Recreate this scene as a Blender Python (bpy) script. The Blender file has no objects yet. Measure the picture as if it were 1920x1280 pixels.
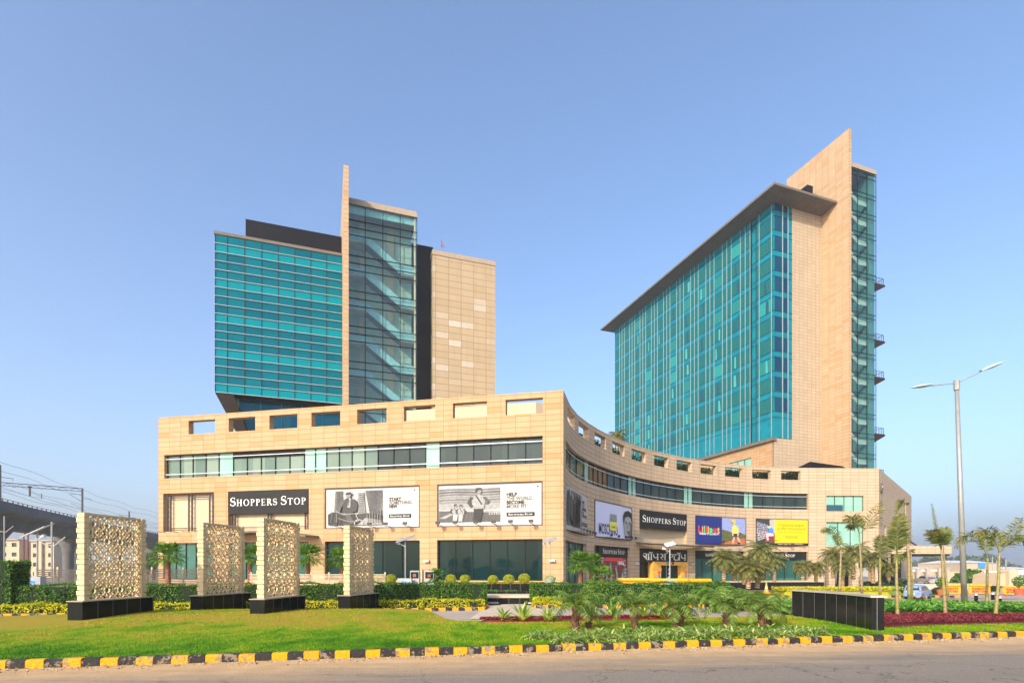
import bpy, math, random
from mathutils import Vector, Matrix
R = math.radians
scene = bpy.context.scene
COL = scene.collection
# ---------------------------------------------------------------- camera
EYE = 1.6; FPX = 1020.0; HX = 960.0; HY = 1065.0          # focal length and horizon in photo pixels
cam_d = bpy.data.cameras.new('camera'); cam = bpy.data.objects.new('camera', cam_d); COL.objects.link(cam)
cam.location = (0, 0, EYE); cam.rotation_euler = (R(90), 0, 0)
cam_d.sensor_width = 36; cam_d.lens = 36*FPX/1920; cam_d.shift_y = (HY-640)/1920.0
cam_d.clip_start = .1; cam_d.clip_end = 8000
scene.camera = cam
# ---------------------------------------------------------------- light
SUN_DIR = Vector((-.49, -.87, .50)).normalized()           # towards the sun
w = bpy.data.worlds.new('World'); scene.world = w; w.use_nodes = True
nt = w.node_tree; nt.nodes.clear()
bg = nt.nodes.new('ShaderNodeBackground'); out = nt.nodes.new('ShaderNodeOutputWorld'); sky = nt.nodes.new('ShaderNodeTexSky')
sky.sky_type = 'NISHITA'; sky.sun_disc = False
sky.sun_elevation = math.asin(SUN_DIR.z); sky.sun_rotation = math.atan2(SUN_DIR.x, SUN_DIR.y)
sky.air_density = 1.0; sky.dust_density = 2.3; sky.ozone_density = 4.0; sky.altitude = 0
bg.inputs['Strength'].default_value = .15
nt.links.new(sky.outputs[0], bg.inputs['Color']); nt.links.new(bg.outputs[0], out.inputs['Surface'])
sun_d = bpy.data.lights.new('sun', 'SUN'); sun = bpy.data.objects.new('sun', sun_d); COL.objects.link(sun)
sun_d.energy = 2.9; sun_d.angle = R(.5); sun_d.color = (1, .85, .65)
sun.rotation_euler = SUN_DIR.to_track_quat('Z', 'Y').to_euler()
scene.view_settings.view_transform = 'Standard'; scene.view_settings.look = 'None'
scene.view_settings.exposure = 1.06; scene.view_settings.gamma = 1
HAZE = .0006; HAZE_TOP = 190
scene.render.engine = 'CYCLES'; scene.cycles.volume_bounces = 1
# ---------------------------------------------------------------- helpers
def P(px, py, Y):                                           # photo pixel at depth Y -> world point
    return Vector(((px-HX)/FPX*Y, Y, EYE+(HY-py)/FPX*Y))
def X_(px, Y): return (px-HX)/FPX*Y
def Z_(py, Y): return EYE+(HY-py)/FPX*Y
def S(t):
    t = max(0, min(1, t)); return t*t*(3-2*t)
def terrain(x, y): return -1.7*S((y-24)/30) - .4*S((y-60)/60)
MATS = {}
class NT:
    def __init__(s, name):
        s.m = bpy.data.materials.new(name); s.m.use_nodes = True; s.t = s.m.node_tree; s.t.nodes.clear()
        s.o = s.n('ShaderNodeOutputMaterial'); s.p = s.n('ShaderNodeBsdfPrincipled'); s.l(s.p.outputs[0], s.o.inputs[0])
        MATS[name] = s.m
    def n(s, k, **kw):
        x = s.t.nodes.new(k)
        for a, b in kw.items():
            if a[0] == '_': x.inputs[a[1:]].default_value = b
            else: setattr(x, a, b)
        return x
    def l(s, a, b): s.t.links.new(a, b)
    def math(s, op, a, b=None):
        x = s.n('ShaderNodeMath', operation=op)
        for i, v in enumerate((a, b)):
            if v is None: continue
            if isinstance(v, (int, float)): x.inputs[i].default_value = v
            else: s.l(v, x.inputs[i])
        return x.outputs[0]
    def mix(s, f, a, b):
        x = s.n('ShaderNodeMix', data_type='RGBA')
        for i, v in ((0, f), (6, a), (7, b)):
            if isinstance(v, (int, float)): x.inputs[i].default_value = v
            elif isinstance(v, tuple): x.inputs[i].default_value = (*v, 1)
            else: s.l(v, x.inputs[i])
        return x.outputs[2]
    def ramp(s, f, stops, interp='LINEAR'):
        x = s.n('ShaderNodeValToRGB'); r = x.color_ramp; r.interpolation = interp
        while len(r.elements) < len(stops): r.elements.new(.5)
        for e, (p, c) in zip(r.elements, stops): e.position = p; e.color = (*c, 1) if len(c) == 3 else c
        s.l(f, x.inputs[0]); return x.outputs[0]
    def noise(s, scale, detail=4, vec=None, rough=.6):
        x = s.n('ShaderNodeTexNoise', _Scale=scale, _Detail=detail, _Roughness=rough)
        if vec is not None: s.l(vec, x.inputs['Vector'])
        return x.outputs[0]
    def bump(s, h, dist, strength=1):
        b = s.n('ShaderNodeBump', _Strength=strength, _Distance=dist); s.l(h, b.inputs['Height']); s.l(b.outputs[0], s.p.inputs['Normal'])
    def base(s, c): s.l(c, s.p.inputs['Base Color'])
def pos(t): return t.n('ShaderNodeNewGeometry').outputs['Position']
def isl(t): return t.n('ShaderNodeNewGeometry').outputs['Random Per Island']
def plain(name, c, rough=.6, metal=0, var=.12, scale=3.0, spec=.5):
    t = NT(name); n = t.noise(scale, 4, pos(t))
    c2 = tuple(max(0, v*(1-var)) for v in c); c3 = tuple(min(1, v*(1+var)) for v in c)
    t.base(t.ramp(n, [(.3, c2), (.7, c3)]))
    t.p.inputs['Roughness'].default_value = rough; t.p.inputs['Metallic'].default_value = metal
    t.p.inputs['Specular IOR Level'].default_value = spec
    return t.m
def stone(name, cols, pw=1.4, ph=.51, uo=0, vo=0, joint=(.26, .16, .08), jw=.05):
    t = NT(name)
    uv = t.n('ShaderNodeUVMap', uv_map='uv'); sp = t.n('ShaderNodeSeparateXYZ'); t.l(uv.outputs[0], sp.inputs[0])
    u = t.math('DIVIDE', t.math('ADD', sp.outputs[0], uo+1000*pw), pw); v = t.math('DIVIDE', t.math('ADD', sp.outputs[1], vo+1000*ph), ph)
    cb = t.n('ShaderNodeCombineXYZ'); t.l(t.math('FLOOR', u), cb.inputs[0]); t.l(t.math('FLOOR', v), cb.inputs[1])
    wn = t.n('ShaderNodeTexWhiteNoise', noise_dimensions='2D'); t.l(cb.outputs[0], wn.inputs['Vector'])
    k = len(cols)
    col = t.ramp(wn.outputs[0], [(i/(k-1), c) for i, c in enumerate(cols)])
    n1 = t.noise(.35, 5, pos(t)); n2 = t.noise(5, 5, pos(t))
    col = t.mix(t.math('MULTIPLY', t.math('SUBTRACT', n1, .35), .8), col, tuple(c*.78 for c in cols[k//2]))
    col = t.mix(t.math('MULTIPLY', n2, .25), col, tuple(c*.7 for c in cols[0]))
    mpv = t.n('ShaderNodeMapping'); mpv.inputs['Scale'].default_value = (1.6, 1.6, .10); t.l(pos(t), mpv.inputs[0]); ns = t.noise(1.0, 5, mpv.outputs[0], .7)
    col = t.mix(t.math('MULTIPLY', t.n('ShaderNodeClamp').outputs[0] if False else t.math('MAXIMUM', t.math('SUBTRACT', ns, .52), 0.0), 1.3), col, tuple(c*.55 for c in cols[k//2]))
    def edge(f, size):
        fr = t.math('FRACT', f); d = t.math('MINIMUM', fr, t.math('SUBTRACT', 1.0, fr)); return t.math('LESS_THAN', t.math('MULTIPLY', d, size), jw/2)
    e = t.math('MAXIMUM', edge(u, pw), edge(v, ph))
    t.base(t.mix(e, col, joint)); t.p.inputs['Roughness'].default_value = .75; t.p.inputs['Specular IOR Level'].default_value = .3
    t.bump(t.math('SUBTRACT', t.math('MULTIPLY', n2, .3), e), .02, .6)
    return t.m
SAND = [(.45, .255, .11), (.485, .295, .145), (.50, .32, .175), (.49, .305, .16), (.51, .335, .19), (.495, .31, .17), (.53, .35, .20)]
PALE = [(.50, .365, .24), (.535, .40, .27), (.55, .415, .285), (.54, .405, .275), (.56, .42, .29), (.58, .44, .315)]
GREY = [(.43, .335, .225), (.435, .33, .205), (.42, .315, .185), (.45, .34, .21), (.435, .335, .215), (.45, .34, .215), (.445, .34, .22), (.57, .52, .44)]
stone('sandstone', SAND, 1.42, .51, jw=.042); stone('sandstone_pale', PALE, 1.42, .51); stone('sandstone_tower', [tuple(v*k for v, k in zip(q, (.87, .92, .96))) for q in PALE], .95, .56, jw=.045); stone('sandstone_fin', [(q[0]*1.0, q[1]*1.1, q[2]*1.25) for q in SAND], 1.3, .55, jw=.045); stone('sandstone_block', GREY, 1.8, .9, jw=.06)
def glass(name, base, alt, pw, ph, rough=.04, spec=.8, bright=None, period=4, phase=0, vary=.5, metal=0.0):
    t = NT(name); uv = t.n('ShaderNodeUVMap', uv_map='uv'); sp = t.n('ShaderNodeSeparateXYZ'); t.l(uv.outputs[0], sp.inputs[0])
    fu = t.math('FLOOR', t.math('DIVIDE', t.math('ADD', sp.outputs[0], 100*pw), pw)); fv = t.math('FLOOR', t.math('DIVIDE', t.math('ADD', sp.outputs[1], 100*ph), ph))
    cb = t.n('ShaderNodeCombineXYZ'); t.l(fu, cb.inputs[0]); t.l(fv, cb.inputs[1])
    wn = t.n('ShaderNodeTexWhiteNoise', noise_dimensions='2D'); t.l(cb.outputs[0], wn.inputs['Vector'])
    n = t.noise(.25, 3, pos(t))
    f = t.math('ADD', t.math('MULTIPLY', wn.outputs[0], vary), t.math('MULTIPLY', n, 1-vary))
    c = t.ramp(f, [(.25, base), (.75, alt)])
    if bright:
        k = t.math('LESS_THAN', t.math('MODULO', t.math('ADD', fv, 400+phase), period), .5); c = t.mix(k, c, bright)
    t.base(c); t.p.inputs['Roughness'].default_value = rough; t.p.inputs['IOR'].default_value = 1.5; t.p.inputs['Specular IOR Level'].default_value = spec
    t.p.inputs['Metallic'].default_value = metal
    if name in ('tower_glass', 'hotel_glass', 'navy_glass'): t.p.inputs['Specular Tint'].default_value = (.12, .75, .85, 1)
    t.bump(t.noise(.35, 2, pos(t)), .06, .25)
    return t.m
glass('tower_glass', (.0, .085, .125), (.0, .125, .165), 2.1, 1.08, bright=(.0, .20, .245), phase=0, spec=.4, vary=.5)
glass('stair_glass', (.015, .10, .12), (.07, .22, .21), 2.1, 1.4)
glass('hotel_glass', (.0, .165, .225), (.0, .205, .265), 1.2, 1.0, spec=.5)
glass('dark_glass', (.002, .014, .016), (.006, .030, .032), 2.2, 9, spec=.10)
glass('green_glass', (.01, .07, .06), (.05, .16, .13), 1.6, 9, spec=.25)
glass('grey_glass', (.09, .15, .12), (.20, .27, .21), 1.42, 9, spec=.3)
glass('slate_glass', (.015, .03, .032), (.03, .052, .05), 1.42, 9, spec=.22)
glass('mint_glass', (.20, .42, .34), (.28, .50, .41), 1.3, 2, spec=.35, rough=.2)
glass('navy_glass', (.003, .03, .075), (.005, .05, .10), 2.1, 9, spec=.4)
glass('brown_glass', (.07, .06, .04), (.13, .10, .06), 1.42, 9, spec=.25)
def curtain():
    t = NT('room_window'); uv = t.n('ShaderNodeUVMap', uv_map='uv')
    oi = t.n('ShaderNodeObjectInfo'); wv = t.n('ShaderNodeTexWave', _Scale=1.3, _Distortion=1.5); wv.wave_type = 'BANDS'; wv.bands_direction = 'X'; t.l(uv.outputs[0], wv.inputs['Vector'])
    cl = t.mix(wv.outputs[1], (.008, .14, .145), (.02, .245, .22))
    c2 = t.ramp(oi.outputs['Random'], [(0, (.6, .6, .6)), (.7, (.95, .95, .95)), (.85, (1.3, 1.3, 1.3)), (.93, (.45, .5, .6))], 'CONSTANT')
    m = t.n('ShaderNodeMix', data_type='RGBA', blend_type='MULTIPLY'); m.inputs[0].default_value = 1; t.l(cl, m.inputs[6]); t.l(c2, m.inputs[7])
    t.base(m.outputs[2]); t.p.inputs['Roughness'].default_value = .05; t.p.inputs['Specular Tint'].default_value = (.2, .8, .85, 1)
curtain()
plain('drawn_blind', (.05, .34, .34), .3); plain('stair_paint', (.24, .42, .45), .5); plain('shaft_blue', (.07, .20, .215), .4); plain('stair_wall', (.34, .42, .36), .7); plain('stair_white', (.42, .50, .46), .6); plain('slate_dark', (.03, .055, .065), .6); plain('open_dark', (.01, .07, .10), .1)
plain('mullion_pale', (.22, .32, .33), .4, .2); plain('mullion_dark', (.008, .016, .02), .5, 0, spec=.1); plain('rail_white', (.50, .55, .57), .35, .2)
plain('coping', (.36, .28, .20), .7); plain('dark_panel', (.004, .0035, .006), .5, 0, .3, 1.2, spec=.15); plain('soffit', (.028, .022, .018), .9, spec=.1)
plain('canopy_grey', (.145, .12, .095), .75, 0, .15, 1); plain('cream_wall', (.50, .39, .26), .8, 0, .06, 1); plain('white_wall', (.62, .57, .49), .8, 0, .08)
plain('roof_grey', (.30, .27, .23), .9); plain('steel_dark', (.04, .035, .04), .5, .5); plain('steel', (.55, .55, .55), .35, .8); plain('galv', (.30, .30, .29), .45, .3)
plain('granite', (.010, .010, .010), .12, 0, .5, 30, spec=.25); plain('white_sheet', (.44, .43, .41), .5, 0, .03); plain('black_sheet', (.010, .011, .013), .5, 0, .2, spec=.2)
plain('letter_white', (.85, .84, .80), .4, 0, .02); plain('gold', (.38, .19, .03), .45, .2); plain('yellow_paint', (.76, .37, .01), .5, 0, .1)
plain('red_paint', (.65, .05, .03), .5); plain('pipe_red', (.22, .03, .025), .6); plain('orange_paint', (.85, .30, .02), .5); plain('orange_wall', (.85, .42, .07), .6, 0, .2, 1.5)
plain('blue_sign', (.02, .25, .7), .4); plain('tyre', (.02, .02, .02), .8); plain('car_blue', (.22, .36, .58), .22, .35, .04); plain('car_silver', (.5, .5, .5), .25, .5, .04); plain('car_white', (.8, .8, .78), .25, 0, .03); plain('car_glass', (.02, .03, .035), .05)
plain('terracotta', (.6, .10, .05), .7); plain('concrete', (.125, .122, .125), .9, 0, .25, .4); plain('concrete_pale', (.42, .37, .31), .9, 0, .2, .6)
plain('skin', (.35, .2, .12), .6); plain('cloth_dark', (.015, .015, .022), .9); plain('cloth_grey', (.12, .12, .13), .9); plain('hair', (.01, .008, .007), .8)
plain('paving', (.52, .42, .31), .85, 0, .15, 2); plain('lattice_stone', (.62, .46, .26), .75, 0, .22, 6); plain('block_stone', (.60, .45, .26), .75, 0, .12, 3)
plain('slat_wood', (.50, .38, .25), .7, 0, .15, 5); plain('panel_cell', (.25, .27, .32), .2, 0, .1); plain('box_grey', (.33, .35, .36), .5)
plain('car_light', (.7, .03, .02), .2); plain('lamp_lens', (.35, .38, .36), .2); plain('lamp_shell', (.45, .60, .62), .3, .2)
plain('white_paint', (.62, .61, .59), .5)
for i in range(9): plain('grey_%d' % i, ((i/8)**2.1*.48+.006,)*3, .6, 0, .25 if 0 < i < 8 else .05, 4)
plain('navy_ink', (.006, .02, .17), .5); plain('sky_ink', (.28, .33, .62), .5, 0, .1, 2); plain('yellow_ink', (.80, .52, .0), .5, 0, .02); plain('lilac_ink', (.62, .63, .84), .5, 0, .02)
plain('red_ink', (.75, .04, .05), .5); plain('green_ink', (.15, .62, .16), .5); plain('orange_ink', (.9, .35, .05), .5); plain('skin_ink', (.75, .45, .25), .5); plain('brick_ink', (.45, .14, .07), .6, 0, .3, 3)
plain('bush_ink', (.10, .11, .035), .8, 0, .6, 4); plain('blue_ink', (.03, .22, .6), .5); plain('pink_ink', (.75, .45, .55), .5); plain('lime_ink', (.7, .8, .1), .5); plain('ochre_ink', (.34, .2, .0), .5); plain('maroon_ink', (.22, .02, .03), .5, 0, .5, 3); plain('mint_ink', (.25, .5, .42), .5)
def leafm(name, stops, rough=.55, trans=True):
    t = NT(name); r = isl(t); n = t.noise(1.1, 3, pos(t))
    f = t.math('ADD', t.math('MULTIPLY', r, .6), t.math('MULTIPLY', n, .45))
    t.base(t.ramp(f, stops)); t.p.inputs['Roughness'].default_value = rough; t.p.inputs['Specular IOR Level'].default_value = .25
    if trans:
        t.p.inputs['Subsurface Weight'].default_value = 0
        tr = t.n('ShaderNodeBsdfTranslucent'); t.l(t.ramp(f, [(a, (min(1, c[0]*1.6), min(1, c[1]*1.5), c[2]*.8)) for a, c in stops]), tr.inputs[0])
        mx = t.n('ShaderNodeMixShader'); mx.inputs[0].default_value = .35; t.l(t.p.outputs[0], mx.inputs[1]); t.l(tr.outputs[0], mx.inputs[2]); t.l(mx.outputs[0], t.o.inputs[0])
leafm('hedge_leaf', [(.1, (.018, .06, .010)), (.5, (.06, .17, .02)), (.9, (.19, .34, .03))])
leafm('gold_leaf', [(.1, (.16, .19, .01)), (.5, (.50, .48, .015)), (.9, (.80, .68, .03))])
leafm('topiary_leaf', [(.1, (.10, .15, .01)), (.5, (.35, .38, .03)), (.9, (.6, .58, .05))])
leafm('frond_leaf', [(.1, (.03, .075, .012)), (.5, (.115, .205, .035)), (.9, (.38, .46, .11))])
leafm('frond_date', [(.1, (.05, .075, .02)), (.5, (.15, .19, .055)), (.9, (.38, .33, .11))])
leafm('frond_brown', [(.1, (.05, .07, .02)), (.5, (.14, .16, .035)), (.85, (.34, .27, .09)), (1, (.42, .28, .16))])
leafm('fan_leaf', [(.1, (.02, .07, .01)), (.5, (.07, .19, .02)), (.9, (.26, .38, .05))])
leafm('varieg_leaf', [(.1, (.06, .16, .02)), (.45, (.22, .36, .06)), (.6, (.62, .64, .18)), (1, (.80, .78, .33))])
leafm('spider_leaf', [(.05, (.05, .13, .015)), (.4, (.15, .27, .04)), (.62, (.38, .47, .13)), (1, (.74, .74, .34))])
leafm('maroon_leaf', [(.1, (.06, .008, .01)), (.5, (.17, .022, .03)), (.9, (.34, .07, .07))])
leafm('cover_leaf', [(.1, (.02, .07, .01)), (.5, (.08, .24, .025)), (.9, (.28, .50, .08))])
leafm('shrub_dark', [(.1, (.006, .02, .008)), (.5, (.02, .06, .015)), (.9, (.06, .12, .03))])
leafm('far_leaf', [(.1, (.02, .04, .02)), (.5, (.05, .085, .035)), (.9, (.10, .14, .05))], trans=False)

plain('hedge_core', (.006, .02, .004), .9, 0, .4); plain('trunk_brown', (.12, .055, .03), .9, 0, .5, 14); plain('trunk_red', (.22, .09, .05), .9, 0, .5, 12)
def barkmat():
    t = NT('trunk_ring'); sp = t.n('ShaderNodeSeparateXYZ'); t.l(pos(t), sp.inputs[0])
    wv = t.n('ShaderNodeTexWave', _Scale=2.2, _Distortion=1.2); wv.bands_direction = 'Z'; t.l(pos(t), wv.inputs['Vector'])
    t.base(t.mix(wv.outputs[1], (.34, .22, .14), (.55, .40, .27))); t.p.inputs['Roughness'].default_value = .8
    t = NT('trunk_green'); n = t.noise(2.4, 4, pos(t)); wv = t.n('ShaderNodeTexWave', _Scale=1.8, _Distortion=1); wv.bands_direction = 'Z'; t.l(pos(t), wv.inputs['Vector'])
    c = t.ramp(n, [(.34, (.13, .16, .035)), (.46, (.26, .23, .05)), (.56, (.29, .20, .11)), (.7, (.30, .21, .15))])
    t.base(t.mix(t.math('GREATER_THAN', wv.outputs[1], .96), c, (.18, .12, .07))); t.p.inputs['Roughness'].default_value = .5
    t = NT('trunk_date'); wv = t.n('ShaderNodeTexWave', _Scale=1.6, _Distortion=6, _Detail=3); wv.bands_direction = 'Z'; t.l(pos(t), wv.inputs['Vector'])
    t.base(t.mix(wv.outputs[1], (.16, .08, .04), (.62, .42, .24))); t.p.inputs['Roughness'].default_value = .9; t.bump(wv.outputs[1], .08)
barkmat()
class MB:
    def __init__(s): s.v = []; s.f = []; s.m = []; s.uv = []; s.mi = 0
    def face(s, pts, uv=None, m=None):
        b = len(s.v); s.v += [tuple(p) for p in pts]; s.f.append(tuple(range(b, b+len(pts)))); s.m.append(s.mi if m is None else m)
        s.uv += uv if uv else [(p[0]+p[1], p[2]) for p in pts]
    def idx(s, verts, faces, m=None):
        b = len(s.v); s.v += [tuple(p) for p in verts]
        for f in faces:
            s.f.append(tuple(b+i for i in f)); s.m.append(s.mi if m is None else m); s.uv += [(verts[i][0]+verts[i][1], verts[i][2]) for i in f]
    def box(s, c, d, rz=0, m=None, tz=None):
        x, y, z = d[0]/2, d[1]/2, d[2]/2; ca, sa = math.cos(rz), math.sin(rz)
        vs = []
        for sx, sy, sz in ((-1,-1,-1),(1,-1,-1),(1,1,-1),(-1,1,-1),(-1,-1,1),(1,-1,1),(1,1,1),(-1,1,1)):
            a, b = sx*x, sy*y
            if tz and sz > 0: a *= tz; b *= tz
            vs.append((c[0]+a*ca-b*sa, c[1]+a*sa+b*ca, c[2]+sz*z))
        s.idx(vs, [(0,1,5,4),(1,2,6,5),(2,3,7,6),(3,0,4,7),(4,5,6,7),(3,2,1,0)], m)
    def bar(s, a, b, w, h=None, m=None, up=None):
        a = Vector(a); b = Vector(b); d = b-a
        if d.length < 1e-6: return
        d.normalize(); h = h or w; u = Vector(up or (0, 0, 1))
        if abs(d.dot(u)) > .98: u = Vector((1, 0, 0))
        x = d.cross(u).normalized(); y = x.cross(d).normalized(); x *= w/2; y *= h/2
        vs = [a-x-y, a+x-y, a+x+y, a-x+y, b-x-y, b+x-y, b+x+y, b-x+y]
        s.idx(vs, [(0,1,5,4),(1,2,6,5),(2,3,7,6),(3,0,4,7),(4,5,6,7),(3,2,1,0)], m)
    def tube(s, pts, rad, n=8, m=None, cap=True):
        pts = [Vector(p) for p in pts]; rad = rad if isinstance(rad, (list, tuple)) else [rad]*len(pts)
        vs = []; fs = []; prev = None
        for i, p in enumerate(pts):
            d = (pts[min(i+1, len(pts)-1)]-pts[max(i-1, 0)]).normalized()
            u = Vector((0, 0, 1)) if abs(d.z) < .95 else Vector((1, 0, 0))
            if prev is not None: u = prev
            x = u.cross(d).normalized() if u.cross(d).length > 1e-4 else Vector((1, 0, 0)); y = d.cross(x); prev = y
            for k in range(n):
                a = 2*math.pi*k/n; vs.append(p+x*math.cos(a)*rad[i]+y*math.sin(a)*rad[i])
        for i in range(len(pts)-1):
            for k in range(n): fs.append((i*n+k, i*n+(k+1) % n, (i+1)*n+(k+1) % n, (i+1)*n+k))
        if cap: fs.append(tuple(range(n))[::-1]); fs.append(tuple((len(pts)-1)*n+k for k in range(n)))
        s.idx(vs, fs, m)
    def prism(s, poly, a, b, m=None, fn=None):              # poly of (u,v); fn(u,v,w) -> point
        n = len(poly); vs = [fn(u, v, a) for u, v in poly]+[fn(u, v, b) for u, v in poly]
        s.idx(vs, [tuple(range(n))[::-1], tuple(range(n, 2*n))]+[(i, (i+1) % n, n+(i+1) % n, n+i) for i in range(n)], m)
    def build(s, name, mats, parent=None, smooth=False, merge=False):
        me = bpy.data.meshes.new(name); me.from_pydata(s.v, [], s.f)
        ul = me.uv_layers.new(name='uv')
        flat = [c for u in s.uv for c in u]
        if len(flat) == len(ul.data)*2: ul.data.foreach_set('uv', flat)
        mats = mats if isinstance(mats, (list, tuple)) else [mats]
        for k in mats: me.materials.append(MATS[k])
        if len(mats) > 1: me.polygons.foreach_set('material_index', s.m)
        if smooth: me.polygons.foreach_set('use_smooth', [True]*len(me.polygons))
        if merge:
            import bmesh
            bm = bmesh.new(); bm.from_mesh(me); bmesh.ops.remove_doubles(bm, verts=bm.verts, dist=.0005); bm.to_mesh(me); bm.free()
        me.validate(); o = bpy.data.objects.new(name, me); COL.objects.link(o)
        if parent: o.parent = parent
        return o
def tag(o, label=None, cat=None, group=None, kind=None):
    if label: o['label'] = label
    if cat: o['category'] = cat
    if group: o['group'] = group
    if kind: o['kind'] = kind
    return o
def empty(name, loc=(0, 0, 0), rz=0, label=None, cat=None, group=None):
    o = bpy.data.objects.new(name, None); COL.objects.link(o); o.location = loc; o.rotation_euler = (0, 0, rz); o.empty_display_size = .2
    return tag(o, label, cat, group)
def kids(o, allo=None): return [c for c in list(COL.objects) if c.parent == o]
def copy_tree(o, parent=None, tree=None):
    c = o.copy(); COL.objects.link(c); c.parent = parent
    for ch in KIDS.get(o.name) or KIDS.setdefault(o.name, kids(o)): copy_tree(ch, c)
    return c
KIDS = {}
# paths: s -> (x, y, tx, ty); outward normal (towards the street) is (ty, -tx)
class Line:
    def __init__(s, A, B): s.A = Vector(A[:2]); d = Vector(B[:2])-s.A; s.L = d.length; s.t = d.normalized()
    def at(s, q): p = s.A+s.t*q; return p.x, p.y, s.t.x, s.t.y
class Poly:
    def __init__(s, pts):
        s.p = [Vector(p) for p in pts]; s.c = [0]
        for a, b in zip(s.p, s.p[1:]): s.c.append(s.c[-1]+(b-a).length)
        s.L = s.c[-1]
    def at(s, q):
        i = 0
        while i < len(s.p)-2 and s.c[i+1] < q: i += 1
        t = (s.p[i+1]-s.p[i]).normalized(); p = s.p[i]+t*(q-s.c[i])
        j = min(i+1, len(s.p)-2); t2 = (s.p[j+1]-s.p[j]).normalized(); k = (q-s.c[i])/(s.c[i+1]-s.c[i]); tt = t.lerp(t2, max(0, min(1, k))).normalized()
        return p.x, p.y, tt.x, tt.y
def off(path, q, d, z):                                     # point at s=q, d metres outward
    x, y, tx, ty = path.at(q); return (x+ty*d, y-tx*d, z)
def sx(path, px, lo=None, hi=None):                         # s where the path meets a photo column
    r = (px-HX)/FPX
    n = 400; best = None; L = path.L
    prev = None
    for i in range(n+1):
        q = L*i/n; x, y, _, _ = path.at(q); g = x-r*y
        if prev is not None and prev[1]*g <= 0: return prev[0]+(q-prev[0])*abs(prev[1])/(abs(prev[1])+abs(g)+1e-9)
        prev = (q, g)
    x0, y0, _, _ = path.at(0); x1, y1, _, _ = path.at(L)
    return 0 if abs(x0-r*y0) < abs(x1-r*y1) else L
def sheet(mb, path, s0, s1, z0, z1, d, step=None, m=None):
    n = 1 if isinstance(path, Line) or step is None else max(1, int((s1-s0)/step))
    for i in range(n):
        a = s0+(s1-s0)*i/n; b = s0+(s1-s0)*(i+1)/n
        mb.face([off(path, a, d, z0), off(path, b, d, z0), off(path, b, d, z1), off(path, a, d, z1)], [(a, z0), (b, z0), (b, z1), (a, z1)], m)
def wall(mb, path, s0, s1, z0, z1, holes=(), th=.6, d=0, step=None):
    ss = {round(s0, 4), round(s1, 4)}; zs = {round(z0, 4), round(z1, 4)}
    for a, b, c, e in holes:
        ss |= {round(max(s0, a), 4), round(min(s1, b), 4)}; zs |= {round(max(z0, c), 4), round(min(z1, e), 4)}
    ss = sorted(ss)
    if step and not isinstance(path, Line):
        s2 = []
        for a, b in zip(ss, ss[1:]):
            n = max(1, int(math.ceil((b-a)/step))); s2 += [a+(b-a)*i/n for i in range(n)]
        ss = s2+[ss[-1]]
    zs = sorted(zs); nx, nz = len(ss)-1, len(zs)-1
    def solid(i, j):
        if i < 0 or j < 0 or i >= nx or j >= nz: return False
        a = (ss[i]+ss[i+1])/2; b = (zs[j]+zs[j+1])/2
        return not any(h[0] < a < h[1] and h[2] < b < h[3] for h in holes)
    F = lambda q, z: off(path, q, d, z); B = lambda q, z: off(path, q, d-th, z)
    for i in range(nx):
        for j in range(nz):
            if not solid(i, j): continue
            a, b, c, e = ss[i], ss[i+1], zs[j], zs[j+1]
            mb.face([F(a, c), F(b, c), F(b, e), F(a, e)], [(a, c), (b, c), (b, e), (a, e)])
            mb.face([B(b, c), B(a, c), B(a, e), B(b, e)], [(b, c), (a, c), (a, e), (b, e)])
            if not solid(i-1, j): mb.face([B(a, c), F(a, c), F(a, e), B(a, e)], [(a-th, c), (a, c), (a, e), (a-th, e)])
            if not solid(i+1, j): mb.face([F(b, c), B(b, c), B(b, e), F(b, e)], [(b, c), (b+th, c), (b+th, e), (b, e)])
            if not solid(i, j-1): mb.face([B(a, c), B(b, c), F(b, c), F(a, c)], [(a, c-th), (b, c-th), (b, c), (a, c)])
            if not solid(i, j+1): mb.face([F(a, e), F(b, e), B(b, e), B(a, e)], [(a, e), (b, e), (b, e+th), (a, e+th)])
def window(parent, path, s0, s1, z0, z1, d, n, gm, fm='mullion_dark', rows=1, bw=.07, step=None, name='window', rowz=None):
    g = MB(); sheet(g, path, s0, s1, z0, z1, d, step); go = g.build(name, gm, parent)
    f = MB(); hs = []; pw = (s1-s0)/n; zz = rowz or [z0+(z1-z0)*k/rows for k in range(rows+1)]
    for i in range(n):
        for a, b in zip(zz, zz[1:]): hs.append((s0+pw*i+bw/2, s0+pw*(i+1)-bw/2, a+bw/2, b-bw/2))
    wall(f, path, s0, s1, z0, z1, hs, .08, d+.1, step); f.build('frame', fm, go, merge=True)
    return go
def rail(parent, path, s0, s1, z, d, h=.07, w=.07, mat='rail_white', step=None, name='rail'):
    f = MB(); wall(f, path, s0, s1, z-h/2, z+h/2, (), w, d, step); return f.build(name, mat, parent)
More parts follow.
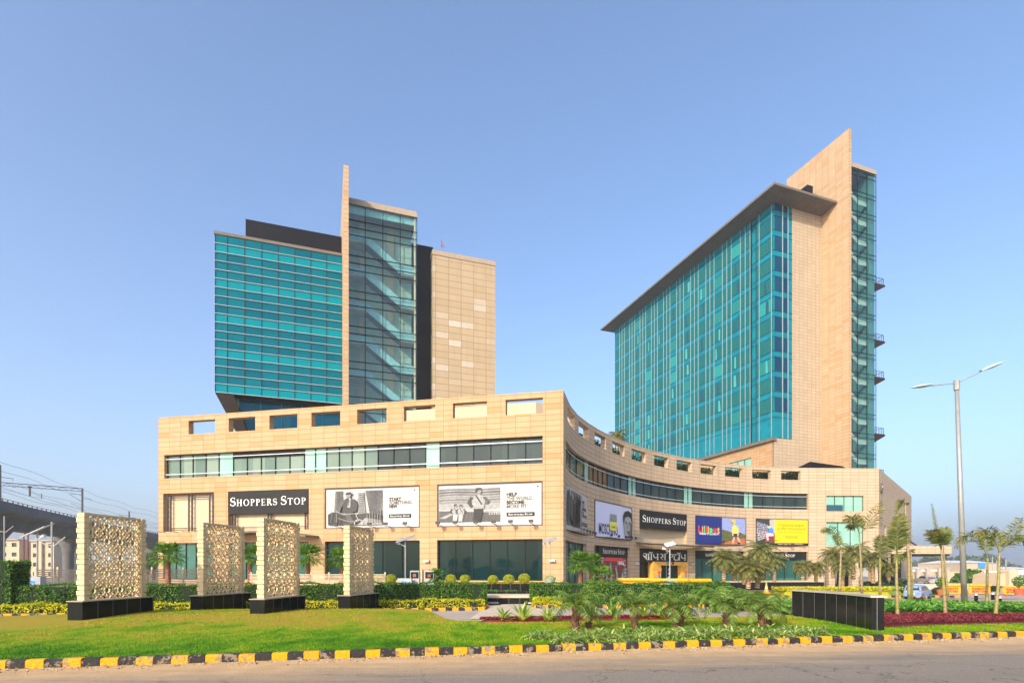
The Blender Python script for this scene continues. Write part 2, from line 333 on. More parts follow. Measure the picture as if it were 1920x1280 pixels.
# ---- lettering
def text_mesh(mb, body, org, size, width=None, ex=.03, m=None, ax=Vector((1, 0, 0)), up=Vector((0, 0, 1)), center=False, bold=0):
    cu = bpy.data.curves.new('t', 'FONT'); cu.body = body; cu.size = size; cu.extrude = 0; cu.offset = bold; cu.resolution_u = 2
    ob = bpy.data.objects.new('t', cu); COL.objects.link(ob); dg = bpy.context.evaluated_depsgraph_get(); me = bpy.data.meshes.new_from_object(ob.evaluated_get(dg))
    vs = [v.co.copy() for v in me.vertices]
    if vs:
        x0 = min(v.x for v in vs); x1 = max(v.x for v in vs); k = (width/(x1-x0)) if width else 1
        nrm = ax.cross(up)                                  # towards the viewer
        pts = [org+ax*((v.x-x0)*k-((x1-x0)*k/2 if center else 0))+up*v.y+nrm*ex for v in vs]
        mb.idx(pts, [tuple(p.vertices) for p in me.polygons], m)
    bpy.data.objects.remove(ob); bpy.data.curves.remove(cu); bpy.data.meshes.remove(me)
def ring(rx, ry, ix, iy, cx, cy, a0=0, a1=360, n=20):
    q = []
    for i in range(n):
        a = R(a0+(a1-a0)*i/n); b = R(a0+(a1-a0)*(i+1)/n)
        q.append([(cx+rx*math.cos(a), cy+ry*math.sin(a)), (cx+rx*math.cos(b), cy+ry*math.sin(b)), (cx+ix*math.cos(b), cy+iy*math.sin(b)), (cx+ix*math.cos(a), cy+iy*math.sin(a))])
    return q
def rc(a, b, c, d): return [(a, b), (c, b), (c, d), (a, d)]
def stroke(pts, wf):                                        # ribbon of quads along pts; wf number or fn(angle)
    q = []; L = []
    for i, p in enumerate(pts):
        a = pts[max(i-1, 0)]; b = pts[min(i+1, len(pts)-1)]; dx, dy = b[0]-a[0], b[1]-a[1]; n = math.hypot(dx, dy) or 1
        w = (wf(i/(len(pts)-1)) if callable(wf) else wf)/2; L.append(((p[0]-dy/n*w, p[1]+dx/n*w), (p[0]+dy/n*w, p[1]-dx/n*w)))
    for a, b in zip(L, L[1:]): q.append([a[1], b[1], b[0], a[0]])
    return q
def arc(cx, cy, rx, ry, a0, a1, n=10): return [(cx+rx*math.cos(R(a0+(a1-a0)*i/n)), cy+ry*math.sin(R(a0+(a1-a0)*i/n))) for i in range(n+1)]
def glyph(c):                                               # roman capitals with serifs, height 1 -> (quads, advance)
    st = lambda x: [rc(x, .05, x+.14, .95), rc(x-.08, 0, x+.22, .05), rc(x-.08, .95, x+.22, 1)]
    if c == 'S': return stroke(arc(.33, .74, .22, .22, 40, 270, 9)+arc(.33, .27, .25, .24, 90, -150, 10)[1:], lambda t: .06+.13*math.exp(-((t-.5)/.2)**2))+[rc(.5, .72, .545, .97), rc(.06, .03, .105, .3)], .66
    if c == 'H': return st(.12)+st(.62)+[rc(.26, .48, .62, .54)], .92
    if c == 'O': return ring(.42, .51, .28, .46, .46, .5), .95
    if c == 'P': return st(.12)+ring(.3, .27, .17, .22, .32, .73, -90, 90, 10)+[rc(.26, .46, .33, .51), rc(.26, .95, .33, 1)], .70
    if c == 'E': return st(.12)+[rc(.26, .95, .58, 1), rc(.26, .48, .5, .53), rc(.26, 0, .62, .05), rc(.555, .8, .59, .96), rc(.47, .4, .505, .6), rc(.59, .02, .63, .22)], .70
    if c == 'R': return st(.12)+ring(.3, .25, .17, .20, .32, .75, -90, 90, 10)+[rc(.26, .5, .33, .55), rc(.26, .95, .33, 1), [(.33, .5), (.62, 0), (.82, 0), (.5, .52)]], .80
    if c == 'T': return [rc(.34, .05, .48, .95), rc(.26, 0, .56, .05), rc(.04, .94, .78, 1), rc(.04, .76, .08, .95), rc(.74, .76, .78, .95)], .82
    if c == 'A': return [[(.36, 1), (.44, 1), (.16, .03), (.1, .03)], [(.36, 1), (.46, 1), (.80, .03), (.64, .03)], rc(.2, .33, .64, .38), rc(0, 0, .26, .05), rc(.56, 0, .88, .05)], .86
    return [], .35
def shoppers(mb, org, width, big, m=None, ex=.03):          # the shop sign in large and small capitals; local x/z plane, facing -y
    lay = []; x = 0
    for wd in ('SHOPPERS', 'STOP'):
        for i, c in enumerate(wd):
            k = 1.0 if i == 0 else .74; q, a = glyph(c); lay.append((q, x, k)); x += a*k+.07
        x += .28
    tot = x-.35; kx = width/tot
    for q, x0, k in lay:
        for f in q: mb.face([(org[0]+(x0+p[0]*k)*kx, org[1]-ex, org[2]+p[1]*k*big) for p in f], m=m)
# ================================================================ shopping centre
MT = 18.0                                                    # parapet height
A0 = (X_(297, 59.3), 59.3); B0 = (X_(1056.5, 50.08), 50.08)
LF = Line(A0, B0)
CV = Poly([B0, (5.9, 54.9), (7.05, 58.2), (8.5, 61.2), (10.2, 64.2), (12.3, 67.4), (14.5, 70.3), (17.0, 73.2), (19.8, 76.0), (22.7, 78.4), (25.8, 80.7), (29.2, 82.9), (33.0, 84.9), (37.2, 86.7), (41.5, 88.0), (45.9, 88.7), (52.4, 89.0), (X_(1648, 89.4), 89.4)])
SD = Line((CV.p[-1].x, CV.p[-1].y), (X_(1709, 124), 124))
mall = empty('shopping_centre', (A0[0], A0[1], 0), 0, 'long curved sandstone shopping centre with pierced parapet and ribbon windows below both towers', 'shopping centre')
M0 = Matrix.Translation((-A0[0], -A0[1], 0))
def under(o, root):                                          # parent while keeping world position
    o.parent = root; o.matrix_parent_inverse = Matrix.Translation(-Vector(root.location)); return o
mall.location = (0, 0, 0)
GF = (.45, 4.34); BB = (5.58, 9.72); ST = (11.35, 13.9); PO = (16.0, 17.45)
Ls = lambda px: sx(LF, px)
lp = [(353.5, 403.5), (428.6, 478.5), (505, 557.6), (584, 638), (669.6, 725), (757, 816), (849, 913), (948, 1018)]
lb = [(306, 401), (427.5, 579), (608.5, 787), (819.5, 1017.5)]
holes = [(Ls(a), Ls(b), *PO) for a, b in lp] + [(Ls(308), Ls(1017.5), *ST)]
holes += [(Ls(a), Ls(b), *BB) for a, b in lb] + [(Ls(a), Ls(b), *GF) for a, b in lb]
mb = MB(); wall(mb, LF, 0, LF.L-.02, -2.4, MT, holes, .7); mb.build('wall', 'sandstone', mall)
Cs = lambda px: sx(CV, px)
cp = [(1064, 1077.5), (1085, 1104), (1115, 1136), (1148, 1171), (1184, 1211.5), (1226.5, 1253), (1268.5, 1297), (1313.5, 1343), (1359.5, 1392), (1410.5, 1445), (1464.5, 1501)]
cbp = [(1061, 1102.5), (1114.5, 1184.5), (1199, 1288), (1303.5, 1399), (1417, 1515.8)]
cg = [(1061, 1100), (1114.5, 1182), (1199, 1289), (1303.5, 1397), (1417, 1515)]
GC = (-.35, 4.34); BC = (5.25, 9.6); SC = (11.2, 13.8)
ch = [(Cs(a), Cs(b), *PO) for a, b in cp]+[(Cs(1061), Cs(1515), *SC)]+[(Cs(a), Cs(b), *BC) for a, b in cbp]+[(Cs(a), Cs(b), *GC) for a, b in cg]
ch += [(Cs(1549.5), Cs(1619.5), 10.95, 13.5), (Cs(1549.5), Cs(1619.5), 5.3, 9.15), (Cs(1546), CV.L+1, -3, 3.45)]
mb = MB(); wall(mb, CV, .02, CV.L-.02, -2.4, MT, ch, .7, 0, .9); mb.build('wall', 'sandstone_pale', mall)
sh = [(6, 8.2, 5.2, 9.0), (9.5, 11.2, 1.0, 4.0), (20, 22, 5, 8)]
mb = MB(); wall(mb, SD, .02, SD.L, -2.4, MT, [(-1, 5.5, -3, 3.45)]+sh, .7); mb.build('wall', 'sandstone_pale', mall)
for h in sh: window(mall, SD, *h, -.4, 2, 'mint_glass')
# recessed ground floor at the right end, with columns
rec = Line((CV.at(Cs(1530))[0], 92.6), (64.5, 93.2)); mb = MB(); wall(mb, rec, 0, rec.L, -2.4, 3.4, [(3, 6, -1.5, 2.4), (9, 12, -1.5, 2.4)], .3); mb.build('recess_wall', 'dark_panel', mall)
for px in (1562, 1606, 1643):
    x, y, _, _ = CV.at(Cs(px)); mb = MB(); mb.box((x, y+.8, .5), (1.0, 1.0, 5.9)); mb.build('column', 'sandstone_pale', mall)
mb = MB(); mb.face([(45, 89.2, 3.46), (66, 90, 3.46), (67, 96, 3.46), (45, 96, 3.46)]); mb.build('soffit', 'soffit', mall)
# roof deck and the terrace wall behind the parapet
rp = [off(LF, .1, -.65, 15.4), off(LF, LF.L-.3, -.65, 15.4)]+[off(CV, q, -.65, 15.4) for q in [CV.L*i/24 for i in range(1, 25)]]+[off(SD, SD.L, -.65, 15.4), (60, 150, 15.4), (-30, 110, 15.4), (A0[0]+8, 90, 15.4)]
mb = MB(); mb.face(rp); mb.build('roof', 'roof_grey', mall)
tw = Line(off(LF, Ls(676), -6, 0), off(LF, Ls(985), -6, 0))
mb = MB(); wall(mb, tw, 0, tw.L, 15.4, 18.9, (), .3)
arcp = Poly([off(LF, Ls(985)+i*.5, -6-2.8*(1-math.cos(i*.28)), 0)[:2] for i in range(7)]); wall(mb, arcp, 0, arcp.L, 15.4, 18.9, (), .3); mb.build('terrace_wall', 'cream_wall', mall)
mb = MB(); wall(mb, tw, 0, tw.L, 15.4, 16.9, (), .1, .14); mb.build('terrace_dado', 'coping', mall)
# ribbon windows
def ribbon(path, fx, segs, z0, z1, step=None):
    for a, b, n, gm in segs: window(mall, path, fx(a), fx(b), z0, z1, -.5, n, gm, step=step)
ribbon(LF, Ls, [(308, 405, 4, 'grey_glass'), (405, 432, 1, 'mint_glass'), (432, 566, 5, 'grey_glass'), (566, 608, 2, 'mint_glass'), (608, 705, 4, 'grey_glass'), (705, 795, 3, 'slate_glass'), (795, 822, 1, 'mint_glass'), (822, 1017.5, 6, 'slate_glass')], *ST)
ribbon(CV, Cs, [(1061, 1102, 4, 'green_glass'), (1102, 1111, 1, 'mint_glass'), (1111, 1145, 4, 'brown_glass'), (1145, 1183, 3, 'slate_glass'), (1183, 1198, 2, 'mint_glass'), (1198, 1286, 6, 'slate_glass'), (1286, 1302, 2, 'mint_glass'), (1302, 1398, 5, 'slate_glass'), (1398, 1415, 2, 'mint_glass'), (1415, 1515, 5, 'slate_glass')], *SC, step=.9)
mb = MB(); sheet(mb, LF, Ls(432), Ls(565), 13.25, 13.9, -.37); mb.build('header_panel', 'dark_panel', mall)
rail(mall, LF, Ls(308)+.05, Ls(1017.5)-.05, 13.45, -.12); rail(mall, LF, Ls(308)+.05, Ls(1017.5)-.05, 11.78, -.12)
rail(mall, CV, Cs(1061)+.05, Cs(1515)-.05, 13.3, -.12, step=.9); rail(mall, CV, Cs(1061)+.05, Cs(1515)-.05, 11.6, -.12, step=.9)
# upper recesses
for a, b in lb: mb = MB(); sheet(mb, LF, Ls(a), Ls(b), *BB, -.62); mb.build('recess_panel', 'cream_wall', mall)
for a, b in cbp: mb = MB(); sheet(mb, CV, Cs(a), Cs(b), *BC, -.62, .9); mb.build('recess_panel', 'cream_wall', mall)
# ground floor glazing
for (a, b), n, gm in zip(lb, (5, 5, 5, 6), ('green_glass', 'green_glass', 'dark_glass', 'dark_glass')): window(mall, LF, Ls(a), Ls(b), *GF, -.45, n, gm)
for (a, b), n, gm in zip(cg, (4, 4, 5, 5, 5), ('green_glass', 'slate_glass', 'dark_glass', 'green_glass', 'green_glass')): window(mall, CV, Cs(a), Cs(b), *GC, -.55, n, gm, step=.9)
window(mall, CV, Cs(1549.5), Cs(1619.5), 10.95, 13.5, -.35, 4, 'mint_glass', rows=1); window(mall, CV, Cs(1549.5), Cs(1619.5), 5.3, 9.15, -.35, 3, 'mint_glass')
mb = MB(); sheet(mb, CV, Cs(1549.5)+.1, Cs(1582), 10.98, 12.0, -.22); mb.build('open_pane', 'open_dark', mall)
mb = MB(); wall(mb, CV, Cs(1320), Cs(1544), -.62, -.37, (), .5, .25, 1.2); mb.build('ledge', 'cream_wall', mall)
mb = MB(); wall(mb, CV, Cs(1300), Cs(1544), -2.4, -.64, (), .3, .15, 1.2); mb.build('plinth', 'granite', mall)
# wall lamps on the piers
def wall_lamp(path, px, z):
    x, y, tx, ty = path.at(sx(path, px)); r = empty('wall_lamp', (x, y, z), math.atan2(ty, tx))
    m = MB(); m.box((0, -.06, 0), (.22, .12, .16)); m.build('bracket', 'steel_dark', r)
    m = MB(); m.box((0, -.24, .02), (.52, .26, .2)); m.build('housing', 'white_paint', r); return r
for path, px, z, where in ((LF, 801, 2.3, 'on the pier between the two black and white adverts'), (LF, 1036, 2.3, 'on the pier at the sunny corner of the building'), (CV, 1192, 2.2, 'left of the orange shop entrance'), (CV, 1296, 2.2, 'right of the orange shop entrance')):
    tag(wall_lamp(path, px, z), 'small white box lamp '+where, 'wall lamp', 'box lamps on the stone piers')
# ================================================================ adverts and signs
def frame_at(path, pa, pb, z, d, name, label, cat, group=None):
    a = Vector(off(path, sx(path, pa)+.12, d, z)); b = Vector(off(path, sx(path, pb)-.12, d, z)); v = b-a
    r = empty(name, a, math.atan2(v.y, v.x), label, cat, group); return r, v.length
def flood(r, x, z, arm=1.1, tilt=.5):
    f = MB(); f.bar((x, 0, z), (x+.02, -arm, z-.02), .05, m=0); f.box((x, -arm, z+.2), (.42, .16, .26), 0, 0); f.bar((x-.12, -arm, z), (x+.12, -arm, z), .05, m=0); f.build('floodlight', 'steel_dark', r)
def board(r, W, H, mat='white_sheet', th=.12):
    m = MB(); m.box((W/2, th/2, H/2), (W, th, H)); m.build('panel', mat, r)
def dframe(r, W, H, w_=.1):
    m = MB(); wall(m, Line((-w_, 0), (W+w_, 0)), 0, W+2*w_, -w_, H+w_, [(w_, W+w_, 0, H)], .3, .06); m.build('frame', 'steel_dark', r)
class Art(MB):
    def __init__(s, W, H, L=.012): super().__init__(); s.W = W; s.H = H; s.L = L; s.k = 1; s.names = []
    def mat(s, n):
        if n not in s.names: s.names.append(n)
        return s.names.index(n)
    def poly(s, pts, m, box=None):
        x0, y0, x1, y1 = box or (0, 0, 1, 1)
        s.face([((x0+(x1-x0)*p[0])*s.W, -s.L*s.k, (y0+(y1-y0)*p[1])*s.H) for p in pts], m=s.mat(m)); s.k += .25
    def ell(s, cx, cy, rx, ry, m, box=None, n=14): s.poly([(cx+rx*math.cos(2*math.pi*i/n), cy+ry*math.sin(2*math.pi*i/n)) for i in range(n)], m, box)
    def line(s, pts, w_, m, box=None):
        for q in stroke(pts, w_): s.poly(q, m, box); s.k -= .25
        s.k += .25
    def done(s, r, name='picture'): return s.build(name, s.names, r)
rnd = random.Random(5)
def mono_text(r, W, H, lines, x, y0, dy, size, name='lettering'):
    m = MB()
    for i, (tx, dark, wd) in enumerate(lines): text_mesh(m, tx, Vector((x*W, 0, (y0-dy*i)*H)), size, wd*W, .03, m=0 if dark else 1, bold=.02 if dark else .008)
    m.build(name, ['grey_0', 'grey_3'], r)
def shop_plate(r, x, z, w_, h_):
    m = MB(); m.box((x+w_/2, -.02, z+h_/2), (w_, .04, h_)); p = m.build('name_plate', 'black_sheet', r)
    m = MB(); shoppers(m, (x+w_*.06, -.04, z+h_*.22), w_*.88, h_*.55, ex=.02); m.build('lettering', 'letter_white', p)
# cyclist advert
r, W = frame_at(LF, 608.5, 787, BB[0]+.1, -.1, 'billboard', 'black and white advert of a suited man on a bicycle, reading start something new', 'billboard', 'adverts on the sunny front'); H = BB[1]-BB[0]-.25
board(r, W, H); dframe(r, W, H)
a = Art(W, H); bx = (.03, .07, .62, .95)
a.poly(rc(0, 0, 1, 1), 'grey_7', bx)
for i in range(15): a.poly([(.10+i*.012, .25), (.108+i*.012, .25), (.135+i*.010, 1), (.127+i*.010, 1)], 'grey_3', bx)
for i in range(16): a.poly([(.78+i*.014, .2), (.786+i*.014, .2), (.70+i*.02, 1), (.69+i*.02, 1)], 'grey_2', bx)
for i in range(9): a.poly([(.55, .42+i*.06), (.68, .36+i*.07), (.68, .38+i*.07), (.55, .44+i*.06)], 'grey_4', bx)
a.poly([(.56, .3), (.70, .3), (.66, .95), (.58, .85)], 'grey_5', bx)
for i in range(9): a.poly([(.58, .37+i*.06), (.67, .35+i*.065), (.67, .37+i*.065), (.58, .385+i*.06)], 'grey_3', bx)
a.poly([(0, 0), (1, 0), (1, .28), (.72, .34), (.5, .30), (.0, .33)], 'grey_2', bx); a.poly([(.55, .0), (1, .0), (1, .12), (.7, .2)], 'grey_6', bx)
for i in range(12): x = .72+i*.024; a.poly([(x, .04), (x+.01, .04), (x+.012, .32+.01*i), (x, .30+.01*i)], 'grey_1' if i % 2 else 'grey_5', bx)
a.poly([(.02, .06), (.26, .04), (.28, .26), (.2, .36), (.08, .38), (.0, .3)], 'grey_1', bx)
for i in range(7): a.line([(.02+.035*i, .08), (.05+.03*i, .34)], .012, 'grey_%d' % (0, 4, 0, 3, 5, 0, 3)[i], bx)
def fig_cyclist(a, bx):
    a.poly([(.30, .34), (.47, .34), (.52, .60), (.50, .72), (.42, .80), (.35, .78), (.29, .70), (.27, .58)], 'grey_2', bx)
    a.poly([(.37, .52), (.40, .78), (.43, .78), (.42, .5)], 'grey_7', bx); a.poly([(.385, .56), (.395, .74), (.41, .74), (.405, .56)], 'grey_1', bx)
    a.line([(.31, .74), (.24, .56), (.20, .38)], .06, 'grey_3', bx); a.line([(.49, .74), (.53, .56), (.50, .38)], .06, 'grey_2', bx)
    a.line([(.38, .34), (.40, .18), (.46, .03)], .10, 'grey_3', bx); a.line([(.44, .34), (.50, .2), (.53, .05)], .08, 'grey_1', bx)
    a.ell(.39, .86, .045, .07, 'grey_5', bx); a.poly([(.33, .88), (.46, .885), (.44, .95), (.36, .95)], 'grey_1', bx)
    for q in ring(.085, .13, .07, .105, .58, .03): a.poly([(min(1, x), max(0, y)) for x, y in q], 'grey_7', bx); a.k -= .25
    a.line([(.16, .40), (.30, .30), (.52, .33), (.58, .1)], .02, 'grey_6', bx); a.line([(.2, .2), (.38, .1), (.58, .1)], .02, 'grey_5', bx)
fig_cyclist(a, bx); a.done(r)
mono_text(r, W, H, [('START', 1, .125), ('SOMETHING', 0, .235), ('NEW', 1, .085)], .69, .665, .09, .46)
shop_plate(r, .685*W, .23*H, .235*W, .095*H)
m = MB(); m.box((.955*W, -.01, .92*H), (.14, .02, .14)); m.build('corner_mark', 'grey_1', r)
for x in (.17, .53, .70, .9): flood(r, x*W, .05)
# runner advert
r, W = frame_at(LF, 819.5, 1017.5, BB[0]+.1, -.1, 'billboard', 'black and white advert of a running man, reading help the world become more fit', 'billboard', 'adverts on the sunny front')
board(r, W, H); dframe(r, W, H)
a = Art(W, H); bx = (.005, .09, .61, .93)
a.poly(rc(0, 0, 1, 1), 'grey_6', bx)
for i in range(9):
    y = .97-i*.075; a.poly([(0, y), (.35, y+.02), (.7, y-.02), (1, y+.01), (1, y-.05), (.6, y-.06), (.2, y-.03), (0, y-.06)], 'grey_%d' % (4, 3, 4, 5, 4, 5, 6, 6, 7)[i], bx); a.k -= .1
a.poly([(0, 0), (1, 0), (1, .26), (.45, .30), (0, .34)], 'grey_3', bx)
for i in range(8): a.line([(.3+.09*i, .0), (.42+.035*i, .29)], .006, 'grey_1', bx)
a.poly([(0, .12), (.22, .28), (.3, .28), (.1, .1)], 'grey_6', bx)
a.poly([(.4, .30), (1, .27), (1, .285), (.4, .31)], 'grey_7', bx)
for i in range(7): a.poly(rc(.82+i*.028, .2, .833+i*.028, .28), 'grey_7', bx)
def runner(a, x, k, bx):
    q = lambda pts: [(x+u*k, v0+v*k) for u, v in pts]; v0 = {1: 0.0}.get(k, .02)
    a.poly(q([(-.09, 0), (.03, 0), (.07, .36), (-.08, .40)]), 'grey_0' if k == 1 else 'grey_7', bx)
    a.poly(q([(-.09, .38), (.08, .38), (.10, .58), (.08, .74), (.02, .80), (-.06, .79), (-.12, .70), (-.11, .52)]), 'grey_6', bx)
    a.line(q([(-.11, .72), (-.16, .56), (-.11, .44)]), .06*k, 'grey_2', bx); a.line(q([(.08, .72), (.15, .60), (.12, .52)]), .055*k, 'grey_3', bx)
    a.line(q([(-.05, .78), (.05, .50)]), .025*k, 'grey_1', bx); a.ell(x+.0, v0+.88*k, .045*k, .085*k, 'grey_5', bx); a.poly(q([(-.06, .84), (-.05, .98), (.03, .99), (.05, .93), (-.01, .92), (-.03, .86)]), 'grey_1', bx)
runner(a, .28, .52, bx); runner(a, .37, .50, bx); runner(a, .66, 1, bx); a.done(r)
mono_text(r, W, H, [('HELP', 1, .10), ('THE WORLD', 0, .245), ('BECOME', 1, .17), ('MORE FIT', 0, .195)], .67, .70, .097, .46)
shop_plate(r, .67*W, .21*H, .265*W, .095*H)
m = MB(); text_mesh(m, 'START SOMETHING NEW', Vector((.70*W, 0, .155*H)), .16, .21*W, .02); m.build('small_print', 'grey_4', r)
m = MB(); m.box((.965*W, -.01, .92*H), (.14, .02, .14)); m.build('corner_mark', 'grey_1', r)
for x in (.03, .2, .4, .57, .73, .92): flood(r, x*W, .05)
# dark shop sign on the front with its lattice posts
r, W = frame_at(LF, 427.5, 579, 7.3, .0, 'shop_sign', 'charcoal shop sign with white serif letters on the sunny left front', 'shop sign', 'charcoal shop name signs')
board(r, W, 2.38, 'black_sheet', .25)
m = MB(); shoppers(m, (.15, -.0, .85), W-.3, .92, ex=.06); m.build('lettering', 'letter_white', r)
def ladder(r, x, z0, z1, y=.35):
    m = MB()
    for dx in (-.2, .2): m.bar((x+dx, y, z0), (x+dx, y, z1), .12)
    for k in range(int((z1-z0)/.55)+1): m.bar((x-.2, y, z0+.05+k*.55), (x+.2, y, z0+.05+k*.55), .05)
    m.build('lattice_post', 'steel_dark', r)
for x in (.3, W/2, W-.3): ladder(r, x, -1.7, -.02)
m = MB(); m.bar((0, .35, -1.35), (W, .35, -1.35), .06); m.build('cross_bar', 'steel_dark', r)
r, W = frame_at(LF, 306, 401, 5.5, -.3, 'empty_billboard_frame', 'bare dark steel advert frame with three lattice posts at the left end of the front', 'billboard frame')
for x in (.35, W*.5, W-.45): ladder(r, x, 0, 4.1, .0)
for z in (.0, .45, 4.1, 3.75): m = MB(); m.bar((0, 0, z), (W, 0, z), .08); m.build('cross_bar', 'steel_dark', r)
for x in (.2, 1.7, 3.2, 4.7): m = MB(); m.bar((x, 0, 0), (x-.02, -1.3, .02), .05); m.build('lamp_arm', 'steel_dark', r)
# small concrete entrance canopy under the dark sign
r, W = frame_at(LF, 440, 600, 4.9, 0, 'entrance_canopy', 'thin grey arched canopy slab under the charcoal sign on the sunny front', 'canopy')
m = MB(); n = 10
for i in range(n):
    a0, a1 = W*i/n, W*(i+1)/n; h0, h1 = .55*math.sin(math.pi*(.15+.85*i/n)), .55*math.sin(math.pi*(.15+.85*(i+1)/n))
    m.idx([(a0, 0, h0), (a1, 0, h1), (a1, -2.4, h1-.1), (a0, -2.4, h0-.1), (a0, 0, h0-.22), (a1, 0, h1-.22), (a1, -2.4, h1-.26), (a0, -2.4, h0-.26)], [(0, 3, 2, 1), (4, 5, 6, 7), (3, 7, 6, 2), (0, 1, 5, 4), (0, 4, 7, 3), (1, 2, 6, 5)])
m.build('slab', 'canopy_grey', r)
# curved front: crowd advert
r, W = frame_at(CV, 1061, 1102.5, BC[0]+.1, .02, 'billboard', 'black and white crowd advert beside the dark corner of the curved front', 'billboard', 'adverts on the curved front'); H = BC[1]-BC[0]-.2
board(r, W, H, th=.1); a = Art(W, H); bx = (.0, .1, .66, .96); a.poly(rc(0, 0, 1, 1), 'grey_4', bx); a.poly([(0, .45), (.25, .5), (.3, 1), (0, 1)], 'grey_7', bx)
for i in range(26): x = rnd.random()*.9; y = rnd.random()*.25; a.poly([(x, y), (x+.09, y), (x+.11, y+.5), (x+.05, y+.62+.15*rnd.random()), (x-.01, y+.5)], 'grey_%d' % rnd.choice((0, 1, 2, 3, 5)), bx); a.ell(x+.05, min(.93, y+.68), .035, .05, 'grey_%d' % rnd.choice((3, 5, 6)), bx)
a.done(r); mono_text(r, W, H, [('MAKE', 1, .1), ('LOVE', 0, .1), ('SHOPPING', 1, .2), ('MORE', 0, .1), ('ATTRACTIVE', 1, .23)], .70, .78, .09, .42)
shop_plate(r, .68*W, .2*H, .28*W, .09*H)
for x in (.2, .35, .5, .65, .8, .95): flood(r, x*W, -.05, 1.0)
# perfume advert
r, W = frame_at(CV, 1114.5, 1184.5, BC[0]+.1, .02, 'billboard', 'pale lilac perfume advert with a bottle and a young man\'s face on the curved front', 'billboard', 'adverts on the curved front')
board(r, W, H, 'lilac_ink', .1); dframe(r, W, H, .06); m = MB(); text_mesh(m, 'MOSCHINO', Vector((.09*W, 0, .09*H)), 1.7, .5*W, .03, bold=.03); m.build('lettering', 'grey_0', r)
m = MB(); text_mesh(m, 'THE NEW FRAGRANCE FOR MEN', Vector((.1*W, 0, .36*H)), .2, .25*W, .02); m.build('small_print', 'grey_2', r)
a = Art(W, H, .02); a.k = 3; a.poly([(.37, .22), (.55, .22), (.56, .48), (.37, .48)], 'lime_ink'); a.poly(rc(.39, .26, .53, .38), 'yellow_ink'); a.poly(rc(.38, .48, .55, .52), 'grey_5'); a.poly([(.37, .52), (.56, .52), (.55, .70), (.38, .70)], 'grey_6')
for i in range(6): a.poly(rc(.385+i*.028, .55, .395+i*.028, .69), 'grey_7')
a.poly(rc(.42, .31, .50, .33), 'grey_1')
a.poly([(.80, .04), (.97, .06), (.96, .3), (.99, .5), (.95, .72), (.86, .80), (.77, .74), (.74, .55), (.76, .3)], 'grey_7'); a.poly([(.74, .50), (.73, .70), (.78, .85), (.88, .90), (.97, .84), (.99, .62), (.985, .48), (.955, .66), (.88, .72), (.78, .66), (.765, .55)], 'grey_0')
a.poly([(.84, .18), (.97, .08), (.985, .5), (.94, .52), (.93, .3)], 'grey_4'); a.poly(rc(.775, .52, .84, .545), 'grey_1'); a.poly(rc(.88, .50, .95, .53), 'grey_1'); a.ell(.81, .48, .02, .018, 'grey_0'); a.ell(.91, .46, .02, .018, 'grey_0'); a.poly([(.845, .48), (.87, .32), (.83, .33)], 'grey_5'); a.poly(rc(.82, .22, .90, .245), 'grey_2'); a.poly([(.79, .04), (.97, .04), (.96, .14), (.86, .1)], 'grey_2')
a.done(r)
for x in (.22, .42, .62, .8, .92): flood(r, x*W, -.02, 1.0)
# dark sign over the entrance
r, W = frame_at(CV, 1199, 1288, 7.1, .05, 'shop_sign', 'charcoal shop sign with white serif letters high above the orange entrance', 'shop sign', 'charcoal shop name signs')
board(r, W, 2.45, 'black_sheet', .3); m = MB(); shoppers(m, (.4, 0, .82), W-.6, .95, ex=.05); m.build('lettering', 'letter_white', r)
# children's wear advert
r, W = frame_at(CV, 1303.5, 1399, BC[0]+.1, .02, 'billboard', 'navy advert with rainbow lettering and a blond child bending forward', 'billboard', 'adverts on the curved front')
board(r, W, H, 'navy_ink', .1); dframe(r, W, H, .06); a = Art(W, H); bx = (.51, 0.0, 1, 1); a.poly(rc(0, 0, 1, 1), 'sky_ink', bx); a.poly([(0, 0), (1, 0), (1, .38), (.8, .45), (.6, .5), (.4, .46), (.2, .52), (0, .55)], 'bush_ink', bx); a.poly([(0, 0), (1, 0), (1, .25), (.6, .22), (.3, .12), (0, .05)], 'brick_ink', bx)
a.line([(.53, .35), (.45, .05)], .07, 'skin_ink', bx); a.line([(.62, .35), (.76, .06)], .07, 'skin_ink', bx); a.poly([(.45, .28), (.72, .30), (.68, .42), (.47, .42)], 'navy_ink', bx); a.poly([(.44, .42), (.64, .42), (.70, .66), (.60, .75), (.44, .70), (.40, .58)], 'lime_ink', bx); a.poly([(.60, .60), (.71, .60), (.68, .74), (.58, .74)], 'mint_ink', bx)
a.line([(.43, .65), (.42, .5), (.46, .33)], .055, 'skin_ink', bx); a.line([(.68, .62), (.69, .48), (.65, .33)], .055, 'skin_ink', bx); a.ell(.47, .82, .075, .08, 'skin_ink', bx); a.poly([(.40, .84), (.40, .93), (.50, .96), (.57, .90), (.55, .80), (.51, .87)], 'yellow_ink', bx); a.poly(rc(.38, .80, .48, .83), 'grey_0', bx)
a.done(r)
cols = ['red_ink', 'green_ink', 'yellow_ink', 'orange_ink']; m = MB()
for c, x, wd, ci in (('L', .045, .055, 0), ('i', .113, .022, 3), ('l', .15, .022, 1), ('l', .187, .022, 0), ('i', .224, .022, 2), ('p', .262, .06, 1), ('u', .335, .062, 0), ('t', .412, .05, 3)):
    text_mesh(m, c, Vector((x*W, 0, .42*H)), 1.35, wd*W, .03, m=ci, bold=.07)
m.build('lettering', cols, r)
m = MB(); text_mesh(m, 'WEAR IT. LOVE IT!', Vector((.06*W, 0, .33*H)), .42, .39*W, .02, bold=.01); m.build('slogan', 'letter_white', r)
flood(r, .42*W, .05, 1.2); flood(r, .75*W, -.02, 1.0)
